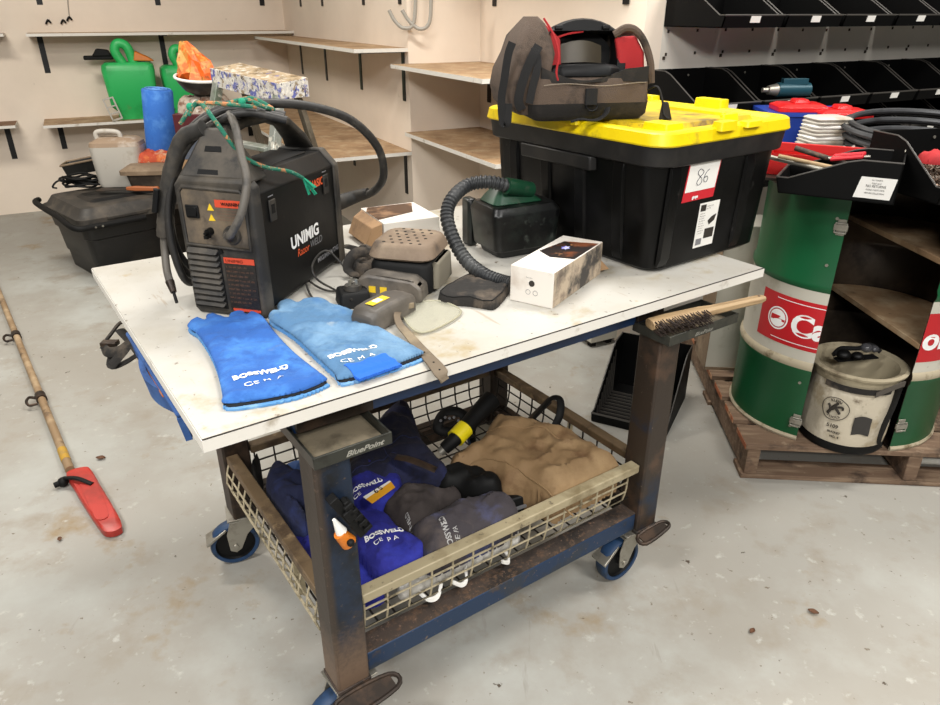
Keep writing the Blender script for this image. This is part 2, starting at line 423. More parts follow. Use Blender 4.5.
for row, (z, rn, n) in enumerate(((1.444, 'top', 8), (1.118, 'middle', 8), (.955, 'lower', 6), (.792, 'bottom', 5))):
    for k in range(n):
        o = proto if first else copy_tree(proto); first = False
        place_bin(o, .045+k*.345+(.055 if row == 0 else 0), z, 0 if row else -.0)
        o['label'] = 'black open plastic bin on the right wall, %s row, %s from the left' % (rn, ordn[k])
        if row == 0: o['group'] = 'black parts bins in the row at the top right'
        if row >= 2: o['group'] = 'black parts bins below the middle row'
# ================================================================ world, lights
w = bpy.data.worlds.new('world'); SC.world = w; w.use_nodes = True
w.node_tree.nodes['Background'].inputs[0].default_value = (1, .98, .95, 1); w.node_tree.nodes['Background'].inputs[1].default_value = .11
def area(name, loc, sx, sy, e, col, tgt=None):
    l = bpy.data.lights.new(name, 'AREA'); l.shape = 'RECTANGLE'; l.size = sx; l.size_y = sy; l.energy = e; l.color = col
    o = bpy.data.objects.new(name, l); COL.objects.link(o); o.location = loc
    if tgt: o.rotation_euler = (Vector(tgt)-Vector(loc)).to_track_quat('-Z', 'Y').to_euler()
    return o
area('ceiling_and_fill_light', (-2.6, 3.4, 3.15), 1.2, .25, 70, (1, .94, .85))
area('ceiling_and_fill_light', (.1, 2.6, 3.15), 1.2, .25, 60, (1, .96, .9))
area('ceiling_and_fill_light', (2.6, 2.0, 3.15), 1.2, .25, 70, (1, .96, .9))
area('ceiling_and_fill_light', (-1.6, .0, 3.15), 1.2, .3, 85, (1, .98, .95))
area('ceiling_and_fill_light', (1.6, -.4, 3.15), 1.2, .3, 85, (1, .98, .95))
area('ceiling_and_fill_light', (0, -2.2, 3.0), 1.6, .4, 90, (1, .98, .95), (0, 1.5, .6))  # added fill from the camera side, not a known ceiling fitting
SC.view_settings.view_transform = 'Standard'; SC.view_settings.look = 'None'; SC.view_settings.gamma = 1.0; SC.view_settings.exposure = .16
# ================================================================ the workshop trolley
NLc = Vector((-.431, .962, 0)); Lx = Vector((.8218, .5698, 0)); Wx = Vector((-.5698, .8218, 0)); CA = atan2(.5698, .8218)
def C(l, w, z=0.): p = NLc+Lx*l+Wx*w; return Vector((p.x, p.y, z))
cart = thing('workshop_trolley', 'heavy steel trolley with blue and rusty posts, basket bay and swivel castors', 'trolley', tuple(C(.17, -.015, 0)), CA)
def cl(l, w, z): return (l-.17, w+.015, z)
PX = (.172, 1.085); PW = (-.015, .680); PS = .075
ZB = .18; ZT = .775
m_post2 = M('worn_brown_steel', '#3b322b', .45, .4, layers=(('#5a4638', 8, .5, .62), ('#232f42', 5, .56, .66), ('#8a7a6a', 60, .66, .74)), bump=.08)
for i, l in enumerate(PX):
    for j, w_ in enumerate(PW):
        a = cl(l, w_, 0)
        mb = MB(); mb.box(a[0], a[0]+PS, a[1], a[1]+PS, ZB, ZT); o = mb.out('post', (m_darkst if j else (m_steel if i == 0 else m_post2)), cart, bev=.006)
        if j == 0:
            o['label'] = 'front post in worn blue paint' if i == 0 else 'front post worn to brown bare steel'
            mb = MB(); mb.box(a[0]-.002, a[0]+PS+.002, a[1]-.002, a[1]+PS+.002, ZB-.006, ZB+.004); mb.out('foot_plate', m_rusty, cart, bev=.001)
def beam(l0, l1, w0, w1, z0, z1, m, name='beam', bev=.004):
    a = cl(l0, w0, 0); b = cl(l1, w1, 0); mb = MB(); mb.box(a[0], b[0], a[1], b[1], z0, z1); return mb.out(name, m, cart, bev=bev)
def skin(l0, l1, w0, w1, z0, z1, n='rusty_section'):
    a = cl(l0, w0, 0); b = cl(l1, w1, 0); mb = MB(); mb.box(a[0], b[0], a[1], b[1], z0, z1); return mb.out(n, m_rusty, cart, bev=.004)
# lower frame: rusty top, blue face
beam(.248, 1.084, -.004, .050, .185, .240, m_beam); beam(.248, 1.084, -.003, .049, .2405, .2425, m_rusty, 'rusty_skin', 0)
beam(.248, 1.084, .69, .745, .19, .245, m_darkst)
beam(1.095, 1.15, .061, .679, .19, .245, m_darkst)
# upper frame
beam(.173, .330, .048, .0592, .803, .853, m_darkst, 'shade_plate', .001); beam(1.067, 1.16, .05, .0592, .806, .853, m_darkst, 'shade_plate', .001)  # added dark plates stand in for the board's shadow behind the trays
beam(.172, 1.16, .06, .10, .795, .853, m_bluesteel); beam(.172, 1.16, .70, .745, .795, .853, m_bluesteel)
beam(.172, .215, .101, .699, .795, .853, m_bluesteel); beam(1.117, 1.16, .101, .699, .795, .853, m_bluesteel)
for l in PX:
    for w_ in (.70,): beam(l+.01, l+.065, w_-.018, w_-.001, .7755, .853, m_darkst, 'bracket', .002)
# trays on the post heads
def tray(l0, l1, w0, w1, z0, z1, lab):
    a = cl(l0, w0, 0); b = cl(l1, w1, 0); T = .004
    mb = MB(); mb.box(a[0], b[0], a[1], a[1]+T, z0, z1); mb.box(a[0], b[0], b[1]-T, b[1], z0, z1)
    mb.box(a[0], a[0]+T, a[1]+T, b[1]-T, z0, z1); mb.box(b[0]-T, b[0], a[1]+T, b[1]-T, z0, z1); mb.box(a[0]+T, b[0]-T, a[1]+T, b[1]-T, z0, z0+.003)
    o = mb.out('tray', m_tray, cart, bev=.001); o['label'] = lab
    mb = MB(); mb.box(a[0]+T+.001, b[0]-T-.001, a[1]+T+.001, b[1]-T-.001, z0+.0031, z0+.0042); mb.out('tray_liner', m_traybot, o, smooth=False)
    return o, a, b
m_tprint = M('faded_print', '#96948a', .5)
tr, a, b = tray(.165, .320, -.042, .145, .777, .802, 'small steel tray below the near edge of the board')
text('BluePoint', .0155, m_tprint, tr, (a[0]+.06, a[1]-.0001, .783), (1, 0, 0), (0, 0, 1), bold=.0004, sx=1.25, shear=.4)
tr, a, b = tray(1.065, 1.325, -.055, .065, .780, .805, 'long steel tray with a wire brush on it')
text('BluePoint', .014, m_tprint, tr, (a[0]+.09, a[1]-.0001, .784), (1, 0, 0), (0, 0, 1), sx=1.25, shear=.4)
# castors
def castor(l, w_, ang, tread=m_bluerub):
    # wheel 0.13 across, swivel trailing away along ang (cart frame)
    c = thing('castor', None, None); c.parent = cart; q = cl(l, w_, 0); c.location = (q[0], q[1], 0); c.rotation_euler = (0, 0, ang)
    r = .071
    def ring(y): return y
    mb = MB(); mb.lathe([(r-.014, -.019), (r-.004, -.019), (r, -.012), (r, .012), (r-.004, .019), (r-.014, .019), (r-.014, -.019)], 40)
    o = mb.out('tyre', tread, c); o.rotation_euler = (pi/2, 0, 0); o.location = (.038, 0, r)
    mb = MB(); mb.lathe([(0, -.015), (.014, -.018), (.016, -.011), (r-.018, -.009), (r-.0135, -.016), (r-.0135, .016), (r-.018, .009), (.016, .011), (.014, .018), (0, .015)], 40)
    o = mb.out('wheel_hub', m_rub, c); o.rotation_euler = (pi/2, 0, 0); o.location = (.038, 0, r)
    mb = MB()
    for s in (-1, 1):
        y = s*.026
        mb.prism([(-.035, .155), (.045, .155), (.058, .115), (.055, .058), (.038, .048), (.022, .058), (.0, .105), (-.03, .135)], y-.002, y+.002, 'y')
    mb.box(-.035, .045, -.028, .028, .152, .157); mb.cyl((.038, -.034, r), (.038, .034, r), .008, n=12)
    mb.cyl((0, 0, .157), (0, 0, .168), .032, n=24)
    mb.out('fork', m_zinc, c, bev=.001)
    mb = MB(); mb.box(-.05, .05, -.04, .04, .168, .1735); mb.out('mounting_plate', m_zinc, c, bev=.001)
    # brake pedal
    mb = MB(); mb.hexa([(.055, -.02, .125), (.115, -.028, .088), (.115, .028, .088), (.055, .02, .125), (.058, -.02, .133), (.118, -.028, .097), (.118, .028, .097), (.058, .02, .133)])
    mb.out('brake_pedal', m_zinc, c, bev=.002)
    return c
castor(PX[0]+.04, .725, pi*.93); castor(PX[1]+.02, .03, pi*1.0); castor(PX[0]+.045, .03, pi*1.02); castor(PX[1]+.04, .72, pi*.6)
# foot lever frames beside the front posts
for l0 in (PX[0]-.012, PX[1]+.03):
    mb = MB(); s_ = 1
    P = [cl(l0, -.028, .176), cl(l0+.125, -.028, .176), cl(l0+.128, -.062, .168), cl(l0+.0, -.066, .160)]
    if l0 > 1: P = [cl(l0-.03, -.02, .172), cl(l0+.065, -.02, .178), cl(l0+.068, -.045, .176), cl(l0-.028, -.05, .165)]
    mb.tube(P, .0055, 8, closed=True, smooth=5); mb.hexa([Vector(p)+Vector((0, 0, dz)) for dz in (-.003, .002) for p in P]); mb.out('foot_lever', m_darkst, cart)
# black clamp clipped on the near post, with an orange nozzle
t = thing('spring_clip', 'black plastic clip on the near blue post holding an orange tip', 'clip', tuple(C(.222, -.0175, .64)), CA); t.scale = (.85, .85, .85)
mb = MB(); mb.X = Matrix.Rotation(radians(-28), 4, 'Y')
mb.box(-.008, .014, -.026, 0, -.065, .075); mb.box(.014, .026, -.03, -.006, -.06, .05); mb.box(-.003, .02, -.034, -.026, .0, .03)
for k in range(5): mb.box(.008, .030, -.034, -.004, -.055+k*.022, -.045+k*.022)
mb.out('clip_body', m_rub, t, bev=.002)
m_orange = M('orange_plastic', '#c8701c', .5, layers=(('#9a4a18', 60, .6, .7),))
mb = MB(); mb.X = Matrix.Translation((-.012, -.014, -.05)) @ Matrix.Rotation(radians(-30), 4, 'Y'); mb.cyl((0, 0, -.02), (0, 0, .02), .019, .014, 20); mb.out('orange_tip', m_orange, t)
mb = MB(); mb.X = Matrix.Translation((-.020, -.012, -.02)) @ Matrix.Rotation(radians(-20), 4, 'Y'); mb.cyl((0, 0, -.012), (0, 0, .03), .0135, .004, 16); mb.out('paper_cone', m_white, t)
mb = MB(); mb.X = Matrix.Translation((-.006, -.036, -.052)); mb.sphere((0, 0, 0), .009); mb.out('nozzle', m_rub, t)
# ---------------------------------------------------------------- the board
top = thing('table_board', 'large white melamine board lying on the trolley, stained and scuffed', 'board', tuple(C(0, 0, .8555)), CA)
mb = MB(); mb.box(0, 1.4865, 0, 1.03, 0, .0245); mb.out('panel', m_top, top, bev=.0015)
mb = MB(); mb.box(-.0012, 1.488, -.0012, -.0002, .0, .0225); mb.box(-.0012, -.0002, 0, 1.03, 0, .0225); mb.box(1.4867, 1.488, 0, 1.03, 0, .0225); mb.out('edge_band', m_wedge, top, smooth=False)
mb = MB(); mb.box(0, 1.4865, -.0009, .0014, .0232, .0249); mb.out('edge_line', m_line, top, smooth=False)
# ---------------------------------------------------------------- wire basket in the frame
bk = thing('wire_basket', 'shallow wire mesh basket with cream and brown rails inside the trolley', 'basket', tuple(C(.185, .03, .27)), CA)
def bl(l, w, z): return Vector((l-.185, w-.03, z-.27))
B0, B1, BW0, BW1, BZ0, BZ1 = .235, 1.10, .015, .70, .275, .40
B0l = .19
def rail(p, q, m, hw=.016, hz=.012, name='rail'):
    p = Vector(p); q = Vector(q); d = (q-p).normalized(); s = d.cross(Vector((0, 0, 1))).normalized()*hw; u = Vector((0, 0, hz))
    mb = MB(); mb.hexa([p-s-u, q-s-u, q+s-u, p+s-u, p-s+u, q-s+u, q+s+u, p+s+u]); o = mb.out(name, m, bk, bev=.003); return o
rail(bl(.252, .018, BZ1-.012), bl(1.083, .018, BZ1-.012), m_cream)['label'] = 'near cream painted rail'
rail(bl(.195, .0625, BZ1-.012), bl(.195, .678, BZ1-.012), m_brownrail)['label'] = 'grimy brown end rail'
rail(bl(1.115, .0625, BZ1-.012), bl(1.115, .678, BZ1-.012), m_brownrail)['label'] = 'grimy brown end rail'
rail(bl(.252, .705, BZ1-.012), bl(1.083, .705, BZ1-.012), m_brownrail)
def mesh_panel(fn, nu, nv, m, r=.0026):
    mb = MB()
    for i in range(nu+1): mb.tube([fn(i/nu, k/4) for k in range(5)], r, 6)
    for j in range(nv+1): mb.tube([fn(0, j/nv), fn(1, j/nv)], r, 6)
    return mb.out('mesh_panel', m, bk, weld=False)
zt_ = BZ1-.024
mesh_panel(lambda u, v: bl(.262+(.80)*u, .020+.012*v*v*v, zt_-(zt_-BZ0)*v), 14, 3, m_wire)
mesh_panel(lambda u, v: bl(.262+(.80)*u, .700-.03*v*v*v, zt_-(zt_-BZ0)*v), 14, 3, m_wireblk)
mesh_panel(lambda u, v: bl(.182-.016*sin(pi*v*.8)+.03*v**4, .07+.60*u, zt_+.005-(zt_+.005-.262)*v), 13, 4, m_wire)
mesh_panel(lambda u, v: bl(1.11-.02*v*v*v, .07+.60*u, zt_-(zt_-BZ0)*v), 10, 3, m_wireblk)
mesh_panel(lambda u, v: bl(.21+.88*u, .032+.64*v, BZ0), 20, 14, m_wireblk)
for p, q in (((.206, .38), (.206, .38)),):
    rail(bl(.188, .20, .33), bl(.188, .202, .33), m_cream, .012, .05, 'stay')
rail(bl(1.123, .32, .33), bl(1.123, .322, .33), m_cream, .012, .05, 'stay')
# wooden handled wire brush in the tray
m_brushw = M('pale_brush_wood', '#a58b67', .6, layers=(('#8a7050', 12, .45, .65, (1, 8, 8)),))
m_bristle = M('brown_wire_bristle', '#2a1d16', .7)
br = thing('wire_brush', 'wooden handled wire brush lying across the long steel tray', 'brush', tuple(C(1.085, -.004, .804)), CA-radians(13), ry=radians(-3))
mb = MB()
secs = [(-.03, .018, .012), (.02, .021, .013), (.12, .020, .012), (.155, .013, .011), (.24, .012, .010), (.30, .014, .009), (.315, .009, .007)]
mb.loft([[(x, y*w_, z*h_+.018) for y, z in ((-1, -.5), (-.6, -1), (.6, -1), (1, -.5), (1, .5), (.6, 1), (-.6, 1), (-1, .5))] for x, w_, h_ in secs])
mb.out('handle', m_brushw, br, bev=.001)
mb = MB()
for i in range(20):
    for j in range(5):
        for k in range(2):
            x = -.025+i*.0078+random.uniform(-.002, .002); y = -.004-j*.0035; z = .033-j*.006
            mb.cyl((x, -.012+random.uniform(-.003, .002), z-.006+.003*k), (x+random.uniform(-.006, .006), -.040+random.uniform(-.005, .004), z-.008+random.uniform(-.004, .005)), .0012, .0008, 5)
mb.out('bristles', m_bristle, br, weld=False)
mb = MB(); mb.cyl((.298, 0, .008), (.298, 0, .0275), .0035, n=10); mb.out('hang_hole', m_line, br)
# ================================================================ things on the board
ZT0 = .8805
m_case = M('black_powder_coat', '#080808', .5, layers=(('#1f1d1b', 5, .55, .75), ('#3a342d', 40, .66, .76)), spec=.25, bump=.03)
m_bezel = M('dusty_black_plastic', '#211f1c', .65, layers=(('#4d463c', 7, .42, .64), ('#1b1a19', 18, .55, .7)), bump=.1)
m_panel = M('dusty_brown_panel', '#4a4238', .75, layers=(('#6b5d4b', 12, .45, .65), ('#2d2823', 20, .58, .7)))
m_label = M('black_rating_label', '#17140f', .5, layers=(('#2e2822', 120, .5, .6, (1, 1, 6)),))
m_red = M('orange_red_label', '#c0442a', .5, layers=(('#8a3524', 50, .58, .7),))
m_yel = M('yellow_label', '#d8b527', .5)
m_prwhite = M('white_print', '#e8e8e6', .5)
m_prgrey = M('grey_print', '#77777a', .5)
m_prorg = M('orange_print', '#d5572a', .5)
m_cable = M('grey_black_cable', '#211f1d', .55, layers=(('#4a463f', 20, .5, .7),))
m_cable2 = M('dusty_grey_cable', '#56514a', .6, layers=(('#3a3733', 25, .5, .65),))
# ---- welder
wd = thing('welding_machine', 'black portable welding machine with dusty front vents and a coiled torch lead', 'welder', (-.631, 1.493, ZT0), radians(-14.5))
Wd, Ww = .446, .187
def sec(y, x0, x1, z0, z1, ch):
    return [(x0+.01, y, z0), (x1-.01, y, z0), (x1, y, z0+.01), (x1, y, z1-ch), (x1-ch*.9, y, z1), (x0+ch*.9, y, z1), (x0, y, z1-ch), (x0, y, z0+.01)]
mb = MB(); mb.loft([sec(.03, .006, Ww-.006, .008, .308, .035), sec(.41, .006, Ww-.006, .008, .300, .035)]); mb.out('case', m_case, wd, bev=.003)
mb = MB(); mb.loft([sec(.405, .0, Ww, .0, .306, .04), sec(.43, .0, Ww, .0, .306, .04), sec(Wd, .012, Ww-.012, .012, .29, .04)]); mb.out('rear_bezel', m_bezel, wd, bev=.004)
# front bezel: hollowed frame
mb = MB()
mb.loft([sec(.036, -.001, Ww+.001, .0, .312, .02), sec(.012, 0, Ww, .0, .310, .018), sec(.004, .006, Ww-.006, .006, .303, .016)])
fb = mb.out('front_bezel', m_bezel, wd, bev=.003)
mb = MB(); mb.prism([(.018, .168), (.165, .162), (.167, .272), (.158, .282), (.026, .286), (.018, .276)], .0015, .0035, 'y'); mb.out('control_panel', m_panel, wd, bev=.001)
mb = MB()
for q in (((.014, .292), (.030, .284)),):
    pass
mb.tube([(.016, .0025, .165), (.016, .0025, .28), (.026, .0025, .290), (.160, .0025, .286), (.170, .0025, .274), (.168, .0025, .160)], .0045, 8, closed=True); mb.out('panel_rim', m_bezel, wd)
# vents
for k in range(10):
    z = .150-k*.0135
    mb = MB(); mb.hexa([(.012, .006, z), (.088, .006, z-.002), (.088, .008, z+.003), (.012, .008, z+.005), (.012, -.006, z-.0035), (.084, -.006, z-.0055), (.088, .004, z+.007), (.012, .004, z+.009)])
    mb.out('vent_louvre', m_bezel, wd, bev=.0015)
mb = MB(); mb.box(.010, .09, .0028, .0038, .018, .158); mb.out('vent_recess', m_rub, wd, smooth=False)
mb = MB(); mb.box(.098, .172, .0022, .0036, .016, .140); lb = mb.out('rating_label', m_label, wd, smooth=False)
mb = MB(); mb.box(.098, .172, .0015, .0021, .127, .140); mb.out('label_band', m_red, lb, smooth=False)
mb = MB(); mb.box(.104, .172, .0015, .0021, .016, .022); mb.out('label_band', m_red, lb, smooth=False)
text('UNIMIG', .0095, m_case, lb, (.102, .0014, .1298), (1, 0, 0), (0, 0, 1), sx=1.3)
mt_ = M('tiny_print', '#6a4a3a', .6)
for k in range(9):
    text('INPUT 240V  I1 max  U0  %d%%' % (60-5*k) if k % 2 else 'X  35% 60% 100% 1-PH', .0062, mt_, lb, (.101, .0018, .117-k*.0102), (1, 0, 0), (0, 0, 1), sx=.85)
# controls
mb = MB(); mb.box(.027, .058, -.003, .0012, .224, .252); sw = mb.out('rocker_switch', m_rub, wd, bev=.002)
mb = MB(); mb.hexa([(.031, -.003, .229), (.054, -.003, .229), (.054, -.003, .247), (.031, -.003, .247), (.031, -.0075, .229), (.054, -.0075, .229), (.054, -.004, .247), (.031, -.004, .247)]); mb.out('rocker', m_case, sw, bev=.001)
mb = MB(); mb.box(.098, .158, .0006, .0012, .250, .266); wl = mb.out('warning_label', m_red, wd, smooth=False)
text('WARNING', .0095, m_case, wl, (.113, .0004, .2545), (1, 0, 0), (0, 0, 1), sx=1.1, bold=.0003)
for z in (.242, .220):
    mb = MB(); mb.prism([(.078, z), (.094, z), (.086, z+.015)], .0006, .0012, 'y'); mb.out('warning_triangle', m_yel, wd, smooth=False)
for k in range(4): text('Read the manual before use', .005, mt_, wl, (.100, .0008, .242-k*.0065), (1, 0, 0), (0, 0, 1))
mb = MB(); mb.cyl((.078, .002, .197), (.078, -.012, .197), .0085, .007, 18); mb.cyl((.078, -.012, .197), (.078, -.022, .197), .004, .003); mb.box(.074, .082, -.021, -.006, .185, .192); mb.out('control_knob', m_case, wd)
mb = MB(); mb.cyl((.130, .003, .192), (.130, -.006, .192), .021, .019, 24); mb.cyl((.130, -.006, .192), (.130, -.020, .196), .012, .011, 20); mb.out('cable_gland', m_bezel, wd, bev=.001)
for x, z in ((.094, .152), (.102, .006)):
    mb = MB(); mb.cyl((x, .0, z), (x, .004, z), .005, n=12); mb.out('screw_hole', m_rub, wd)
# upper front fairing and carry handle
mb = MB()
mb.loft([[(.004, .012, .300), (Ww-.004, .012, .300), (Ww-.012, .10, .296), (.012, .10, .296)],
         [(.030, .034, .345), (Ww-.034, .034, .345), (Ww-.040, .10, .330), (.036, .10, .330)],
         [(.052, .052, .388), (Ww-.066, .052, .388), (Ww-.066, .094, .372), (.052, .094, .372)],
         [(.062, .062, .402), (Ww-.078, .062, .402), (Ww-.078, .09, .396), (.062, .09, .396)]])
fr = mb.out('front_fairing', m_bezel, wd, bev=.006)
nf = Vector((0, -.045, .022)).normalized()
mb = MB(); mb.hexa([(.055, .0195, .3125), (.105, .0195, .3125), (.103, .024, .322), (.057, .024, .322), (.055, .0185, .3135), (.105, .0185, .3135), (.103, .023, .323), (.057, .023, .323)]); mb.out('fairing_slot', m_rub, fr, smooth=False)
mb = MB(); mb.hexa([(.068, .0385, .3565), (.108, .0385, .3565), (.106, .0425, .367), (.070, .0425, .367), (.068, .0375, .3575), (.108, .0375, .3575), (.106, .0415, .368), (.070, .0415, .368)]); mb.out('fairing_slot', m_rub, fr, smooth=False)
mb = MB()
def hs(y, z, a, b): return [(.085+a*cx, y, z+b*cz) for cx, cz in ((-1, -.5), (-.6, -1), (.6, -1), (1, -.5), (1, .5), (.6, 1), (-.6, 1), (-1, .5))]
mb.loft([hs(.075, .388, .022, .014), hs(.16, .402, .020, .013), hs(.27, .400, .020, .013), hs(.34, .380, .026, .014), hs(.40, .335, .034, .016), hs(.43, .295, .040, .014)])
mb.out('carry_handle', m_bezel, wd, bev=.003)
mb = MB(); mb.box(.036, .134, .11, .36, .3005, .306); mb.out('handle_recess', m_rub, wd, bev=.002)
# side details, the side at x=Ww
SX = Ww-.0055
def side_text(s, size, y, z, m, **k): text(s, size, m, wd, (SX, y, z), (0, 1, 0), (0, 0, 1), **k)
side_text('UNIMIG', .040, .150, .118, m_prwhite, bold=.0014, sx=1.05)
side_text('Razor', .026, .175, .092, m_prorg, shear=.2); side_text('WELD', .024, .243, .094, m_prgrey, shear=.2)
side_text('MIG/MMA/TIG', .017, .275, .046, m_prgrey, sx=1.2, bold=.0004)
side_text('JASIC', .026, .285, .232, m_prorg, bold=.0008)
mb = MB(); mb.prism([(.262, .236), (.272, .230), (.280, .236), (.276, .254), (.268, .246), (.260, .254)], SX, SX+.0006, 'x'); mb.out('side_emblem', m_prorg, wd, smooth=False)
for y in (.085, .355):
    mb = MB(); mb.box(SX+.0002, SX+.0035, y-.014, y+.014, .205, .252); lt = mb.out('side_latch', m_bezel, wd, bev=.002)
    mb = MB(); mb.box(SX+.0036, SX+.0042, y-.007, y+.007, .222, .242); mb.out('latch_hole', m_rub, lt, smooth=False)
    mb = MB(); mb.box(SX+.0002, SX+.001, y-.012, y+.010, .2585, .2605); mb.out('latch_line', m_prgrey, wd, smooth=False)
# rear connections
for x, z in ((.12, .22), (.15, .15), (.14, .10)):
    mb = MB(); mb.cyl((x, Wd-.005, z), (x, Wd+.035, z), .022, .016, 20); mb.out('rear_socket', m_bezel, wd)
# ---- leads (world positions, parented to the welder)
def child_world(o, par): o.parent = par; o.matrix_parent_inverse = Matrix.Translation(par.location).to_4x4() @ par.rotation_euler.to_matrix().to_4x4() ; o.matrix_parent_inverse.invert(); return o
def wtube(name, pts, r, m, par, n=10, sm=8, **k):
    mb = MB(); mb.tube(pts, r, n, smooth=sm, **k); o = mb.out(name, m, None); return child_world(o, par)
def wl(x, y, z): return Vector((-.631, 1.493, ZT0))+Matrix.Rotation(radians(-14.5), 3, 'Z') @ Vector((x, y, z))
wtube('torch_lead', [wl(.130, -.018, .196), wl(.150, -.035, .205), wl(.178, -.030, .25), wl(.185, -.005, .31), wl(.165, .02, .355), wl(.135, .06, .405), wl(.10, .10, .425)], .0085, m_cable2, wd)
lp = [(0, 0, 0), (-.008, .02, .006), (.012, -.012, -.012), (-.02, .035, .0), (-.03, .05, -.02)]
for dx, dy, dz in lp:
    q = [wl(.20+dx, .15+dy, .415+dz*.3), wl(.13+dx, .12+dy, .432+dz*.3), wl(.07+dx, .10+dy, .425+dz), wl(.0+dx, .075+dy, .375+dz), wl(-.045+dx, .05+dy, .28+dz), wl(-.058+dx, .04+dy, .18+dz), wl(-.05+dx, .05+dy, .09+dz*2), wl(-.035+dx*.4, .10+dy, .045), wl(-.03+dx*.4, .18+dy, .035-dz), wl(-.028+dx*.3, .27+dy, .10), wl(-.025+dx*.3, .29+dy, .22), wl(.0+dx, .25+dy, .34), wl(.06, .2+dy, .425+dz*.4), wl(.14, .18+dy, .432)]
    wtube('lead_coil', q, .0085, m_cable, wd)
# fat lead arcing behind
wtube('power_lead', [wl(.05, .13, .436), wl(.13, .19, .438), wl(.20, .27, .425), wl(.262, .36, .385), wl(.30, .43, .31), wl(.295, .47, .23), wl(.25, .50, .18), wl(.20, .51, .165)], .0105, m_cable, wd)
wtube('lead_boot', [wl(.235, .505, .175), wl(.19, .51, .160), wl(.155, .475, .150)], lambda i, t: .014+.008*t, m_bezel, wd)
# torch on the left
hp = [wl(.06, .06, .40), wl(.005, .06, .375), wl(-.032, .05, .30), wl(-.055, .04, .22), wl(-.068, .035, .165)]
wtube('torch_handle', hp, lambda i, t: .019-.003*abs(2*t-1)+(.001 if i % 3 == 0 else 0), m_bezel, wd, 14)
mb = MB(); mb.tube([wl(-.052, .02, .275), wl(-.066, .018, .225)], .007, 8); child_world(mb.out('torch_trigger', m_rub, None), wd)
wtube('torch_neck', [wl(-.068, .035, .167), wl(-.070, .03, .13), wl(-.058, .01, .095), wl(-.040, -.01, .075)], .0085, m_cable2, wd)
wtube('torch_nozzle', [wl(-.041, -.009, .076), wl(-.026, -.022, .056)], lambda i, t: .010-.003*t, m_darkst, wd, sm=3)
wtube('contact_tip', [wl(-.027, -.021, .057), wl(-.014, -.033, .036)], .0035, m_rub, wd, sm=3)
# ---- rope
m_rope = M('green_rope', '#1b6b55', .8, layers=(('#b3754a', 70, .52, .6), ('#8fb3a0', 90, .6, .7)), bump=.5, bs=300)
m_ropeend = M('green_rope_end', '#138a68', .8, bump=.4, bs=300)
rp = thing('rope', 'green and orange cord knotted round the welder leads with a frayed end', 'rope', tuple(wl(.07, .10, .44)))
def rr_(n, P, r, m=None, sm=8):
    mb = MB(); mb.tube(P, r, 8, smooth=sm); o = mb.out(n, m or m_rope, None); o.location = (0, 0, 0); return child_world(o, rp)
rr_('cord', [wl(.02, .04, .41), wl(.05, .05, .445), wl(.09, .05, .452), wl(.13, .07, .448), wl(.16, .11, .44)], .0045)
rr_('cord', [wl(.05, .03, .43), wl(.075, .035, .455), wl(.11, .03, .42), wl(.13, .04, .38), wl(.145, .06, .345), wl(.17, .10, .318), wl(.192, .16, .298), wl(.20, .205, .275)], .0045)
rr_('cord', [wl(.10, .08, .445), wl(.14, .10, .455), wl(.17, .12, .44), wl(.17, .16, .43), wl(.13, .15, .452), wl(.11, .11, .45)], .0045)
mb = MB()
for k in range(14):
    a = wl(.20, .205, .277); b = a+Vector((random.uniform(.004, .028), random.uniform(-.005, .01), random.uniform(-.045, -.02)))
    mb.tube([a, b], .002, 5)
child_world(mb.out('frayed_end', m_ropeend, None, weld=False), rp)
for q in ((.05, .04, .445), (.14, .09, .452)):
    mb = MB(); mb.X = Matrix.Translation(wl(*q)); mb.sphere((0, 0, 0), .008, 10, 8); child_world(mb.out('knot', m_ropeend, None), rp)
